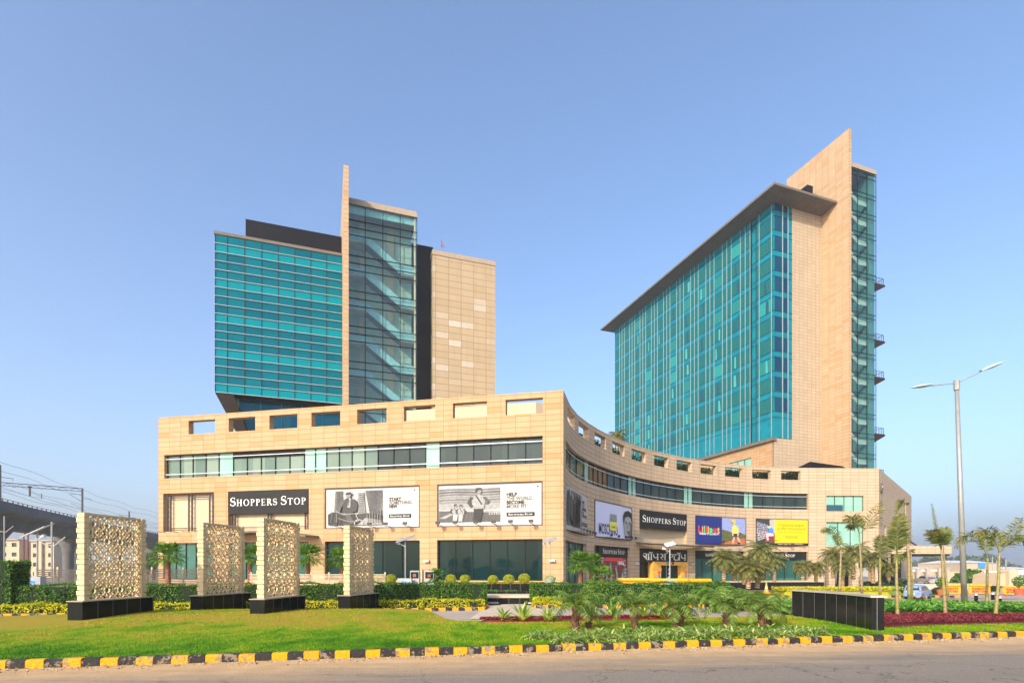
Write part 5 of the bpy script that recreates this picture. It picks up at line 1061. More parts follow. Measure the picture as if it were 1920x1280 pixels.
screen(156, 15.2, 264, 17.2, 3.17, .68, 'largest carved lattice screen, farthest left on the mound', 0)
screen(379, 18.3, 451, 20.2, 3.16, .68, 'second carved lattice screen from the left, partly behind the third', 1)
screen(491, 16.6, 554, 18.6, 3.16, .66, 'third carved lattice screen from the left, taller than the one beside it', 2)
screen(652, 19.2, 694, 20.9, 3.13, .64, 'smallest carved lattice screen, farthest right on the mound', 3)
# ================================================================ fan palms
def fanpalm(name, seed, H, tr, nf, Lp, Lf, mt='trunk_red'):
    r = random.Random(seed); root = empty(name); m = MB(); n = 10
    m.tube([(0, 0, H*i/(n-1)-.2*(i == 0)) for i in range(n)], [tr*(1.25-.35*i/n)*(1+.1*(i % 2)) for i in range(n)], 9); m.build('trunk', mt, root); m = MB()
    for i in range(nf):
        a = i*2.39996+r.uniform(-.2, .2); e = -.5+1.75*(i+.5)/nf; d = Vector((math.cos(a)*math.cos(e), math.sin(a)*math.cos(e), math.sin(e))); p0 = Vector((0, 0, H)); p1 = p0+d*Lp; m.bar(p0, p1, .02)
        s_ = Vector((-math.sin(a), math.cos(a), 0)); nr = s_.cross(d)
        for k in range(17):
            f = -1.5+3.0*k/16; o = (d*math.cos(f)+s_*math.sin(f)+nr*.12*math.cos(f*2)).normalized(); l = Lf*(.72+.28*math.cos(f))*r.uniform(.85, 1.08); wv = o.cross(nr).normalized()*.028; mid = p1+o*l*.6; tip = p1+o*l+Vector((0, 0, -l*r.uniform(.1, .4)))
            m.face([p1, mid-wv, tip, mid+wv])
    m.build('crown', 'fan_leaf', root); return root
f1 = fanpalm('fan_palm', 4, 2.0, .115, 30, .45, .72)
Yf = 30
def fp(px, pyc, Y, H, rz, lab): sc = 1.0; return (X_(px, Y), Y, Z_(pyc, Y)-H, rz, sc, lab)
placeall(f1, [fp(315, 1042, Yf, 2.0, 0, 'fan palm left of the second carved screen, in front of the slatted fence'), fp(469, 1046, Yf+2, 2.0, 1, 'fan palm half hidden between the second and third carved screens'), fp(577, 1045, Yf, 2.0, 2, 'fan palm right of the third carved screen'), fp(640, 1050, Yf+1, 2.0, 3, 'fan palm half hidden behind the smallest carved screen'), fp(1088, 1056, 34, 2.0, 4, 'left one of the two fan palms at the curved corner of the building'), fp(1108, 1058, 36, 2.0, 5, 'right one of the two fan palms at the curved corner of the building')], 'palm', 'fan palms in front of the centre')
f2 = fanpalm('fan_palm', 6, .5, .1, 18, .5, .55); placeall(f2, [(X_(1128, 33), 33, Z_(1086, 33)-.5, 0, 1.1, 'low trunkless fan palm left of the yellow barricades'), (X_(818, 30), 30, .74, 1, .7, 'small low palm between the ticket kiosk and the ball shrubs')], 'palm', 'low fan palms')
# ================================================================ date palms before the shops
dp = pinnate('shop_palm', 21, 3.1, .24, 42, 2.3, .5, 24, 'trunk_date', 'frond_date', up=(-.4, 1.35), droop=1.15, lw=.06, bulge=1.5)
dp2 = pinnate('shop_palm', 22, 2.2, .26, 44, 2.2, .5, 24, 'trunk_date', 'frond_brown', up=(-.5, 1.15), droop=1.1, lw=.06, bulge=1.5)
def dpp(px, pyc, Y, H, rz, sc, lab): return (X_(px, Y), Y, Z_(pyc, Y)-H*sc, rz, sc, lab)
DG = 'date palms in front of the shop windows'
placeall(dp, [dpp(1357, 1048, 64, 3.1, 0, 1.0, 'tall date palm under the childrens wear advert'), dpp(1427, 1032, 66, 3.1, 1, 1.05, 'tallest date palm under the yellow bookshop advert'), dpp(1395, 1052, 72, 3.1, 2, .95, 'date palm behind the brown-tipped ones left of the shop sign'), dpp(1562, 1040, 76, 3.1, 3, 1.0, 'date palm with a dark crown left of the mint window'), dpp(1600, 1036, 72, 3.1, 4, 1.1, 'date palm with a pale spiral lamp string before the right end wall'), dpp(1637, 1046, 74, 3.1, 5, 1.05, 'date palm at the right corner of the end wall'), dpp(1452, 1050, 76, 3.1, .6, .95, 'date palm behind the shop sign under the yellow advert'), dpp(1580, 1060, 70, 3.1, 1.7, .85, 'lower date palm between the two end-wall ones')], 'palm', DG)
placeall(dp2, [dpp(1376, 1058, 66, 2.2, .3, .8, 'slim brown date palm right of the tall one'), dpp(1403, 1064, 58, 2.2, 1.3, .95, 'brown-tipped squat date palm left of the traffic cone'), dpp(1420, 1066, 60, 2.2, 2.3, .9, 'brown-tipped squat date palm above the traffic cone'), dpp(1505, 1060, 66, 2.2, 3.3, .75, 'small date palm in front of the pier right of the shop sign'), dpp(1530, 1062, 68, 2.2, 4.3, .8, 'small date palm left of the recessed corner'), dpp(1666, 1062, 74, 2.2, 5.3, .8, 'small date palm before the side wall')], 'palm', DG)
# ================================================================ slender young palms with few leaves
def young(pts, fr, name, label, seed, tr=.055, dz=0):
    """pts: trunk (px, py, Y) from foot to crown; fr: (tip px, tip py, depth shift, arch, leaf length)"""
    r = random.Random(seed); W3 = [P(*p) for p in pts]; root = empty(name, (W3[0].x, W3[0].y, W3[0].z), 0, label, 'palm', 'slender young palms on the right'); o = W3[0]
    pp = [p-o for p in W3]; n = 10; sm = []
    for i in range(n+1): t = i/n*(len(pp)-1); k = min(len(pp)-2, int(t)); sm.append(pp[k].lerp(pp[k+1], t-k))
    m = MB(); m.tube(sm, [tr*.74*(1.25-.65*i/n) for i in range(n+1)], 9); m.build('trunk', 'trunk_green', root, smooth=True); top = sm[-1]
    for (tx, ty, dy, arch, ll, mt) in fr:
        tip = P(tx, ty, pts[-1][2]+dy)-o; d = tip-top; m = MB(); L = d.length; up = Vector((0, 0, 1)); N_ = 16; pl = []
        for i in range(N_+1):
            t = i/N_; pl.append(top+d*t+up*arch*L*(4*t*(1-t))*.5)
        m.tube(pl, [.016*(1-.8*i/N_) for i in range(N_+1)], 5, cap=False)
        side = d.cross(up); side = side.normalized() if side.length > .15*L else Vector((1, 0, 0)); nl = 40
        for i in range(nl):
            t = .22+.78*i/(nl-1); k = min(N_-1, int(t*N_)); p = pl[k].lerp(pl[k+1], t*N_-k); tg = (pl[k+1]-pl[k]).normalized(); nn = side.cross(tg).normalized(); l = 1.3*ll*(math.sin(math.pi*min(1, .12+.82*t))**.7)*r.uniform(.8, 1.05)
            for s_ in (-1, 1):
                for pl_ in (0,) if i % 2 else (1,):
                    ov = (side*s_*.75+nn*(.45 if pl_ else -.25)*1.0+tg*.75+Vector((0, 0, -.25))+Vector([r.uniform(-.15, .15) for _ in range(3)])).normalized(); wv = tg.cross(ov).cross(ov).normalized()*.019; mid = p+ov*l*.5; tp = p+ov*l+Vector((0, 0, -l*r.uniform(.05, .25))); m.face([p-wv*.5, mid-wv, tp, mid+wv])
        m.build('frond', mt, root)
G_, B_ = 'frond_date', 'frond_brown'
young([(1574, 1110, 21), (1576, 1060, 21), (1577, 1030, 21)], [(1543, 996, -.3, .7, .28, G_), (1566, 1003, .5, .2, .2, G_)], 'young_palm', 'leftmost slender young palm with one leaf arching left over the mint window', 1)
young([(1616, 1112, 21), (1614, 1050, 21), (1611, 1000, 21)], [(1650, 944, .2, -.2, .42, B_), (1590, 975, -.4, .75, .36, B_), (1610, 968, .6, .1, .3, G_), (1594, 990, .5, .95, .3, B_)], 'young_palm', 'slender young palm in front of the mint windows, one leaf reaching right', 2)
young([(1650, 1114, 21), (1650, 1070, 21), (1650, 1046, 21)], [(1672, 996, .2, -.25, .34, G_), (1652, 1005, -.3, .1, .3, G_)], 'young_palm', 'slender young palm just right of the building corner', 3)
young([(1683, 1160, 16), (1681, 1090, 16), (1681, 1045, 16)], [(1690, 964, .2, -.05, .34, B_), (1684, 968, -.3, .05, .30, G_), (1680, 990, .2, .0, .26, G_)], 'young_palm', 'slender young palm with an upright broom-like leaf, foot at the maroon bed edge', 4, .06)
young([(1705, 1132, 20), (1704, 1050, 20), (1697, 945, 20)], [(1680, 962, -.2, .9, .16, B_), (1700, 944, .3, .1, .12, B_)], 'young_palm', 'tallest slender young palm with a nearly bare bent tip', 5, .07)
young([(1711, 1130, 20.5), (1709, 1070, 20.5), (1708, 1038, 20.5)], [(1682, 1052, -.2, .5, .3, G_), (1706, 1030, .3, .2, .2, G_)], 'young_palm', 'thin young palm leaning behind the tallest one with a leaf drooping left', 6, .045)
young([(1773, 1157, 16.4), (1768, 1080, 16.4), (1765, 1030, 16.4)], [(1747, 945, .2, -.08, .1, B_), (1744, 994, -.2, .25, .26, B_), (1770, 990, .2, .05, .3, G_), (1760, 1000, -.4, .1, .28, G_)], 'young_palm', 'slender young palm left of the lamp post with a spear-like leaf pointing up', 7, .055)
young([(1779, 1134, 19.5), (1774, 1080, 19.5), (1769, 1032, 19.5)], [(1772, 992, .2, .1, .24, G_)], 'young_palm', 'thin leaning young palm just behind the one with the spear-like leaf', 8, .045)
young([(1850, 1142, 19), (1851, 1080, 19), (1852, 1046, 19)], [(1794, 1024, -.2, .95, .34, B_), (1846, 1005, .3, .2, .26, G_)], 'young_palm', 'young palm right of the lamp post with a leaf arching left behind it', 9, .055)
young([(1866, 1159, 16.2), (1872, 1090, 16.2), (1874, 1036, 16.2)], [(1834, 1004, -.2, .8, .30, B_), (1912, 972, .2, -.15, .32, B_), (1938, 1020, -.2, .7, .34, G_), (1868, 1000, .3, .1, .3, G_)], 'young_palm', 'rightmost young palm with a yellow trunk, leaves spreading to both sides', 10, .06)
# ================================================================ lamps
def street_lamp():
    Y = 22.5; foot = P(1809, 1138, Y); r = empty('street_lamp', foot, 0, 'tall galvanised street lamp with two uneven arms', 'street lamp'); T = lambda px, py: P(px, py, Y)-foot
    m = MB(); m.tube([(0, 0, -.2), T(1793.5, 715)], [.112, .072], 8); m.build('pole', 'galv', r, smooth=True)
    m = MB(); m.tube([T(1793.8, 731), T(1793.5, 713)], [.11, .11], 10); m.build('collar', 'galv', r)
    for (ax, ay, hx, hy, tx, ty) in ((1793, 718, 1748, 723, 1709, 728), (1793, 719, 1839, 697, 1886, 678)):
        m = MB(); m.tube([T(ax, ay), T(hx, hy)], .022, 6); am = m.build('arm', 'galv', r)
        a, b = T(hx, hy), T(tx, ty); d = b-a; L = d.length; d.normalize(); sd = Vector((0, 1, 0)); up = sd.cross(d)*-1; up = up if up.z > 0 else -up
        m = MB(); rings = []
        for i in range(9):
            t = i/8; w_ = .17*math.sin(math.pi*min(1, .12+.86*t))**.6; h_ = .10*math.sin(math.pi*min(1, .15+.8*t)); c = a+d*L*t+up*.02
            for k in range(7): an = math.pi*k/6; rings.append(c+sd*math.cos(an)*w_+up*math.sin(an)*h_)
        m.idx(rings, [(i*7+k, i*7+k+1, (i+1)*7+k+1, (i+1)*7+k) for i in range(8) for k in range(6)]); m.build('lamp_shell', 'lamp_shell', am, smooth=True)
        m = MB(); vs = []
        for i in range(9): t = i/8; w_ = .165*math.sin(math.pi*min(1, .12+.86*t))**.6; h_ = -.05*math.sin(math.pi*t); c = a+d*L*t+up*.015; vs += [c+sd*w_, c+up*h_, c-sd*w_]
        m.idx(vs, [(i*3+k, i*3+k+1, (i+1)*3+k+1, (i+1)*3+k) for i in range(8) for k in range(2)]); m.build('lamp_lens', 'lamp_lens', am)
street_lamp()
def solar(px, pyt, pyb, Y, label, pw_, tilt, yaw, boxw=26, lamp=-1):
    foot = P(px, pyb, Y); foot.z = Z_(pyb, Y); H = Z_(pyt, Y)-foot.z; r = empty('solar_lamp', foot, 0, label, 'solar lamp', 'solar garden lamps'); k = Y/FPX
    m = MB(); m.tube([(0, 0, -1), (0, 0, H)], .035, 8); m.build('pole', 'galv', r)
    m = MB(); c = Vector((0, 0, H+.06)); ax = Vector((math.cos(yaw)*math.cos(tilt), math.sin(yaw), math.sin(tilt))).normalized(); sd = Vector((0, 1, .35)).normalized(); nr = ax.cross(sd).normalized(); w_, h_ = pw_*k/2, .28
    vs = [c+ax*a*w_+sd*b*h_+nr*e for e in (0, .03) for a, b in ((-1, -1), (1, -1), (1, 1), (-1, 1))]; m.idx(vs, [(0, 1, 2, 3), (4, 5, 6, 7), (0, 1, 5, 4), (1, 2, 6, 5), (2, 3, 7, 6), (3, 0, 4, 7)]); m.build('solar_panel', 'white_paint' if px > 1200 or px < 200 else 'panel_cell', r)
    m = MB(); m.bar((0, 0, H-.35), (.28*lamp, -.1, H-.2), .025); m.tube([(.26*lamp, -.1, H-.2), (.42*lamp, -.12, H-.16)], [.05, .075], 8); m.build('lamp_arm', 'white_paint', r)
    m = MB(); m.box((0, -.1, .18-.2+boxw*0), (boxw*k, .3, .42)); bx_ = m.build('battery_box', 'box_grey', r); m = MB(); m.box((0, -.256, -.03), (boxw*k*.35, .01, .1)); m.build('sticker', 'blue_sign', bx_)
    return r
solar(70, 997, 1089, 23, 'solar lamp at the far left with a grey battery box above the hedge', 50, .42, 0, 30, 1)
solar(760, 1012, 1090, 29.5, 'solar lamp between the smallest screen and the ticket kiosks', 34, .3, 0, 26, -1)
solar(1031, 1014, 1090, 33, 'solar lamp at the sunny corner pier above the planter bowl', 26, .3, 0, 4, -1)
solar(1256, 1022, 1094, 29, 'solar lamp in front of the orange entrance', 18, .25, 0, 20, -1)
# planter bowl
r = empty('planter_bowl', P(1031, 1094, 31.5), 0, 'grey bowl planter with a drooping leafy plant at the corner pier', 'planter'); m = MB(); m.tube([(0, 0, -.1), (0, 0, .02), (0, 0, .38)], [.2, .24, .36], 14); m.build('bowl', 'box_grey', r); m = MB(); rr = random.Random(3)
for i in range(14): a = i*2.4; frond(m, (0, 0, .36), (math.cos(a), math.sin(a)), .5, .9, 1.9, 10, .16, .05, rr)
m.build('foliage', 'varieg_leaf', r)
# kiosks
for i, (px, w_, lab) in enumerate(((779, 20, 'pale ticket kiosk box beside the solar lamp'), (806, 20, 'pale ticket kiosk box at the pier left of the ball shrubs'))):
    Y = 30; r = empty('ticket_kiosk', P(px, 1095, Y), 0, lab, 'kiosk', 'ticket kiosks by the terrace'); m = MB(); m.box((0, 0, .36), (w_*Y/FPX*.86, .5, .8)); m.build('cabinet', 'box_grey', r); m = MB(); m.box((0, -.26, .52), (.42, .03, .34)); m.build('window', 'dark_glass', r); m = MB(); m.box((.0, -.285, .5), (.16, .02, .16)); m.build('display', 'red_paint', r); m = MB(); m.box((.36, .02, .38), (.1, .52, .86)); m.build('side_panel', 'slat_wood' if i == 0 else 'steel_dark', r)
# fences
def slat_fence(pts, Y, z0, z1, n, label, mat='slat_wood', posts=6, wob=0):
    pp = Poly(pts); r = empty('slatted_fence', (0, 0, 0), 0, label, 'fence'); fr = random.Random(2)
    m = MB(); hs = []
    for i in range(n):
        z = z0+(z1-z0)*i/n; k = int(pp.L/2)+1
        for j in range(k): a, b = pp.L*j/k, pp.L*(j+1)/k; m.bar(off(pp, a, fr.uniform(0, wob), z), off(pp, b, fr.uniform(0, wob), z), .03, (z1-z0)/n*.55)
    m.build('slats', mat, r)
    for i in range(posts): a = pp.L*i/(posts-1); q = off(pp, a, -.05, z0); m = MB(); m.bar((q[0], q[1], z0-.6), (q[0], q[1], z1+.05), .08); m.build('post', mat, r)
slat_fence([(X_(68, 26), 26), (X_(372, 33), 33)], 0, .55, 1.62, 11, 'long horizontal-slat timber fence behind the hedge on the left', posts=10)
slat_fence([(X_(470, 30), 30), (X_(520, 29.2), 29.2), (X_(600, 28.8), 28.8), (X_(665, 28.8), 28.8), (X_(722, 29), 29)], 0, .75, 1.35, 8, 'low woven pale timber fence curving behind the third screen', 'slat_wood', 9, .1)
# barricades
def barricade(px0, px1, pyt, pyb, Y0, Y1, label, txt, red=False):
    a = Vector((X_(px0, Y0), Y0, 0)); b = Vector((X_(px1, Y1), Y1, 0)); zb = Z_(pyb, Y0); H = Z_(pyt, Y0)-zb; d = b-a; L = d.length; r = empty('barricade', (a.x, a.y, zb), math.atan2(d.y, d.x), label, 'barricade', 'yellow steel barricades'); t = .1
    m = MB(); wall(m, Line((0, 0), (L, 0)), 0, L, .12, H, [(t, L-t, .12+t, H-t*3.0)], .08); m.build('frame', 'yellow_paint', r)
    m = MB(); m.tube([(-.02, -.05, H-t), (L+.02, -.05, H-t)], t*1.1, 8); m.build('top_tube', 'yellow_paint', r)
    m = MB(); m.box((L/2, .0, (H-t)*.5), (L-2.6*t, .03, (H-t)*.66)); pn = m.build('panel', 'yellow_paint', r)
    for x in (.08, L-.08): m = MB(); m.bar((x, -.35, 0), (x, .35, 0), .06); m.bar((x, 0, 0), (x, 0, .2), .06); m.build('foot', 'red_paint' if red else 'yellow_paint', r)
    if txt: m = MB(); text_mesh(m, 'PLEASE STOP', Vector((L*.12, -.02, H*.50)), H*.27, L*.76, .02, bold=.02); text_mesh(m, 'SECURITY CHECK', Vector((L*.12, -.02, H*.24)), H*.25, L*.76, .02, bold=.02); m.build('lettering', 'red_paint', pn)
barricade(1157, 1218, 1083, 1108, 34, 34, 'leftmost of the yellow barricades above the hedge before the festive poster', False)
barricade(1219.5, 1290, 1084, 1108, 34, 34, 'middle yellow barricade behind the solar lamp box', False)
barricade(1290, 1331, 1084.5, 1109, 33, 33.4, 'yellow barricade right of the solar lamp, partly behind palm leaves', False)
barricade(1765, 1801, 1095, 1114, 58, 58, 'yellow please stop barricade left of the lamp post', True)
barricade(1817, 1857, 1095, 1114, 58, 58, 'yellow please stop barricade just right of the lamp post', True)
barricade(1881, 1926, 1097.5, 1115, 57, 57, 'yellow please stop barricade at the right edge with a red foot', True, True)
# traffic cone
p = P(1437, 1110, 40); r = empty('traffic_cone', p, 0, 'orange and white traffic cone behind the dwarf palms', 'traffic cone'); m = MB(); m.tube([(0, 0, 0), (0, 0, .3)], [.16, .11]); m.tube([(0, 0, .45), (0, 0, .75)], [.075, .03]); m.box((0, 0, -.02), (.42, .42, .05)); m.build('cone', 'orange_paint', r); m = MB(); m.tube([(0, 0, .3), (0, 0, .45)], [.11, .075]); m.build('white_band', 'white_paint', r)
# island with yellow shrubs before the shops
def isl_fn(a, b): x = 24+a*27; y = 62+b*17; return x, y, terrain(x, y)+.1
tag(grid_sheet('island_lawn', isl_fn, 12, 8, 'lawn', .05), kind='structure')
kerb([(23.8, 62), (51, 62)], .55, seed=9, w_=.2, h=.22, zf=lambda x, y: terrain(x, y))
def yb(a, b): x = 31.5+a*12.5; y = 63.2+b*3-.5*a; return x, y, terrain(x, y)+.1
cover('yellow_shrubs', yb, 9000, .15, 'gold_leaf', 'bank of yellow flowering shrubs behind the black granite wall', 12, hgt=1.0)
def yb2(a, b): x = 43+a*4.5; y = 66+b*3; return x, y, terrain(x, y)+.1
cover('pale_shrubs', yb2, 2600, .15, 'spider_leaf', 'pale striped shrubs at the right end of the yellow bank', 13, hgt=.95)
for i, (px, Y, s_, lab) in enumerate(((1630, 76, 1.2, 'dark round bush before the recessed corner'), (1655, 74, 1.3, 'dark round bush under the side wall'), (1688, 72, 1.5, 'large dark bush left of the blue car'), (1822, 92, 2.6, 'large green bush behind the lamp post'), (1843, 90, 2.0, 'green bush left of the white car'), (1760, 66, .8, 'small potted shrub left of the barricades'), (1886, 80, 1.7, 'dark clipped bush right of the cream gate post'))):
    x = X_(px, Y); r = empty('bush', (x, Y, terrain(x, Y)), 0, lab, 'bush', 'dark bushes on the right'); m = MB(); rr = random.Random(i+40)
    leaves(m, rr, 1600, lambda q: ((lambda v: (Vector((v.x*s_*1.2, v.y*s_, abs(v.z)*s_*1.25))*q.uniform(.7, 1.05), v))(Vector((q.gauss(0, 1), q.gauss(0, 1), q.gauss(0, 1))).normalized())), .17*s_); m.build('foliage', 'shrub_dark' if i not in (3, 4) else 'hedge_leaf', r)
# round island at the right edge
ic = Vector((X_(1935, 26), 26)); rd = 2.9
m = MB(); N_ = 48
zi = lambda a: terrain(ic.x, ic.y)
m.idx([(ic.x, ic.y, -.28)]+[(ic.x+rd*math.cos(2*math.pi*i/N_), ic.y+rd*.9*math.sin(2*math.pi*i/N_), -.31) for i in range(N_)], [(0, 1+i, 1+(i+1) % N_) for i in range(N_)]); tag(m.build('island_lawn', 'lawn'), kind='structure')
ring_ = Poly([(ic.x+(rd+.05)*math.cos(a), ic.y+(rd*.9+.05)*math.sin(a)) for a in [math.pi*.9+math.pi*1.2*i/30 for i in range(31)]])
r = empty('round_planter_wall', (0, 0, 0), 0, 'low curved black granite edging of the round lawn at the right edge', 'planter wall'); m = MB(); wall(m, ring_, 0, ring_.L, -.7, -.25, (), .15, .1, .3); m.build('panels', 'granite_wall', r)
kerb([(ic.x-3.6, ic.y-1.9), (ic.x-2.6, ic.y-3.0), (ic.x-1.2, ic.y-3.6), (ic.x+2, ic.y-4.0)], .32, seed=12, zf=lambda x, y: -.35, h=.14)
for i, (px, pyb, Y) in enumerate(((1830, 1124, 26.2), (1861.5, 1122, 27.5), (1874.5, 1130, 24.5))):
    r = empty('bollard_light', P(px, pyb, Y), 0, ('bollard light on the left tip of the round planter wall', 'bollard light at the back of the round lawn', 'bollard light at the front of the round lawn')[i], 'bollard light', 'bollard lights round the lawn'); m = MB(); m.tube([(0, 0, -.05), (0, 0, .22)], .075, 10); m.build('base', 'granite', r); m = MB(); m.tube([(0, 0, .22), (0, 0, .32)], .06, 10); m.build('lens', 'white_paint', r); m = MB(); m.tube([(0, 0, .36), (0, 0, .33)], [.12, .12], 12); m.build('cap', 'galv', r)
for px, pyb, Y, lab in ((1911, 1113, 50, 'red clay pot with a round shrub before the right-hand barricade'), (1765, 1112, 56, 'red clay pot with a small shrub behind the blue car')):
    r = empty('potted_shrub', P(px, pyb, Y), 0, lab, 'potted plant'); m = MB(); m.tube([(0, 0, -.1), (0, 0, .4)], [.3, .42], 12); m.build('pot', 'terracotta', r); m = MB(); m.tube([(0, 0, .4), (0, 0, .9)], .04); m.build('stem', 'trunk_brown', r); m = MB(); rr = random.Random(77)
    leaves(m, rr, 500, lambda q: ((lambda v: (Vector((0, 0, 1.15))+v*q.uniform(.3, .55), v))(Vector((q.gauss(0, 1), q.gauss(0, 1), q.gauss(0, 1))).normalized())), .09); m.build('foliage', 'hedge_leaf', r)
# ================================================================ vehicles
def car(name, loc, rz, paint, label, L=3.6, H=1.5, sedan=False, g=None):
    r = empty(name, loc, rz, label, 'car', g); W_ = 1.6
    if sedan: side = [(-L/2, .35), (-L/2, .85), (-L/2+.15, .95), (-L*.33, 1.0), (-L*.2, H), (L*.08, H), (L*.24, .98), (L/2-.12, .85), (L/2, .6), (L/2, .3)]
    else: side = [(-L/2, .35), (-L/2-.03, .75), (-L/2+.03, .98), (-L/2+.22, H-.1), (-L/2+.42, H), (L*.05, H), (L*.17, H-.12), (L*.30, 1.0), (L/2-.15, .82), (L/2, .6), (L/2, .3)]
    nS = len(side); m = MB(); V_ = []
    for y, k in ((-W_/2, 1), (-W_/2+.04, 1), (-W_*.2, 1.02), (W_*.2, 1.02), (W_/2-.04, 1), (W_/2, 1)):
        for x, z in side:
            ins = max(0, (z-.9))*.28; yy = y*(1-ins/(W_/2)*1.0) ; V_.append((x*(1 if abs(y) < W_/2 else .985), yy, z*(k if z > 1.2 else 1)))
    F_ = [(j*nS+i, j*nS+(i+1) % nS, (j+1)*nS+(i+1) % nS, (j+1)*nS+i) for j in range(5) for i in range(nS)]+[tuple(range(nS)), tuple(5*nS+i for i in range(nS))[::-1]]
    m.idx(V_, F_); body = m.build('body', paint, r)
    for s_ in (-1, 1):
        def gl_(pts, nm='side_window'):
            m = MB(); q = []
            for x, z in pts: ins = max(0, z-.9)*.28; q.append((x, s_*(W_/2-ins+.012), z))
            m.face(q); m.build(nm, 'car_glass', r)
        if sedan: gl_([(-L*.26, 1.0), (-L*.17, H-.08), (-L*.04, H-.07), (-L*.04, 1.0)]); gl_([(-L*.02, 1.0), (-L*.02, H-.07), (L*.06, H-.08), (L*.18, 1.0)])
        else: gl_([(-L*.36, .98), (-L*.33, H-.17), (-L*.12, H-.1), (-L*.12, .96)]); gl_([(-L*.10, .96), (-L*.10, H-.1), (L*.06, H-.12), (L*.22, .96)])
        m = MB(); m.box((L*.2, s_*(W_/2+.08), 1.0), (.1, .16, .1)); m.build('mirror', paint, r)
        m = MB(); m.idx([(-L/2-.02, s_*.5, .72), (-L/2-.02, s_*.74, .74), (-L/2+.02, s_*.76, 1.02), (-L/2+.02, s_*.62, 1.0), (-L/2+.3, s_*.812, .84), (-L/2+.22, s_*.80, .98)], [(0, 1, 2, 3), (1, 4, 5, 2)]); m.build('tail_light', 'car_light', r)
        for x in (-L*.33, L*.33):
            m = MB(); m.tube([(x, s_*(W_/2-.18), .3), (x, s_*(W_/2+.02), .3)], .3, 18); wh = m.build('wheel', 'tyre', r); m = MB(); m.tube([(x, s_*(W_/2+.021), .3), (x, s_*(W_/2+.035), .3)], .19, 12); m.build('rim', 'galv', wh)
    m = MB(); x0 = -L/2
    if sedan: m.face([(-L*.33-.02, .55, 1.02), (-L*.33-.02, -.55, 1.02), (-L*.21-.02, -.5, H-.06), (-L*.21-.02, .5, H-.06)])
    else: m.face([(x0+.03, .62, .99), (x0+.03, -.62, .99), (x0+.185, -.56, H-.16), (x0+.185, .56, H-.16)])
    m.build('rear_window', 'car_glass', r)
    m = MB(); m.box((-L/2-.03, 0, .62), (.03, .5, .14)); m.build('number_plate', 'white_paint', r)
    m = MB(); m.box((-L/2, 0, .42), (.12, W_*.96, .2)); m.build('bumper', paint, r); return r
car('parked_car', (X_(1734, 58), 59, terrain(0, 59)+.0), R(38), 'car_blue', 'light blue hatchback seen from behind on the inner road', g='cars on the inner road')
car('parked_car', (X_(1737, 88), 88, terrain(0, 88)+.9), R(85), 'car_silver', 'silver saloon climbing towards the drive-in canopy', 4.2, 1.4, True, 'cars on the inner road')
car('parked_car', (X_(1861, 84), 84, terrain(0, 84)+.45), R(82), 'car_white', 'white saloon seen from behind beyond the barricades', 4.2, 1.4, True, 'cars on the inner road')
m = MB(); m.box((X_(1745, 88), 92, -1.6), (14, 12, 1.5)); tag(m.build('drive_ramp', 'paving'), kind='structure')
# ================================================================ people
def person(px, pyf, Y, rz, label, lean=0):
    foot = P(px, pyf, Y); r = empty('person', foot, rz, label, 'person', 'people by the drive-in canopy'); J = {}
    pts = [(0, 0, .95), (0, .02+lean*.3, 1.2), (0, lean*.6, 1.42), (0, lean*.7, 1.5), (0, lean*.9-.02, 1.62), (0, lean*.9-.02, 1.73), (-.2, lean*.6, 1.40), (-.27, lean*.5-.05, 1.12), (-.2, lean-.22, .98), (.2, lean*.6, 1.40), (.27, lean*.5-.02, 1.12), (.26, lean-.1, .86), (-.1, 0, .88), (-.12, -.04, .48), (-.13, .06, .06), (.1, 0, .88), (.13, .05, .48), (.14, .0, .06), (-.13, -.12, .03), (.14, -.18, .03)]
    ed = [(0, 1), (1, 2), (2, 3), (3, 4), (4, 5), (2, 6), (6, 7), (7, 8), (2, 9), (9, 10), (10, 11), (0, 12), (12, 13), (13, 14), (0, 15), (15, 16), (16, 17), (14, 18), (17, 19)]
    rad = [.15, .14, .15, .06, .10, .08, .07, .05, .035, .07, .05, .035, .1, .075, .05, .1, .075, .05, .04, .04]
    me = bpy.data.meshes.new('person'); me.from_pydata(pts, ed, []); o = bpy.data.objects.new('tmp', me); COL.objects.link(o); sk = o.modifiers.new('s', 'SKIN'); o.modifiers.new('u', 'SUBSURF').levels = 1
    for i, v in enumerate(me.skin_vertices[0].data): v.radius = (rad[i], rad[i]*.85)
    me.skin_vertices[0].data[0].use_root = True
    dg = bpy.context.evaluated_depsgraph_get(); nm = bpy.data.meshes.new_from_object(o.evaluated_get(dg)); bpy.data.objects.remove(o)
    for k in ('cloth_dark', 'skin', 'hair'): nm.materials.append(MATS[k])
    for p in nm.polygons:
        c = p.center; p.material_index = 1 if c.z > 1.5 and c.y < lean*.9+.02 and c.z < 1.7 else 2 if c.z > 1.56 else 0
        p.use_smooth = True
    b = bpy.data.objects.new('body', nm); COL.objects.link(b); b.parent = r
person(1757, 1096, 96, R(20), 'person in dark clothes standing left of the other by the canopy', .1); person(1767, 1096, 95, R(-30), 'person in a dark suit standing right of the other by the canopy'); person(1832, 1100, 82, R(60), 'person in dark clothes bending beside the green bush', .25)
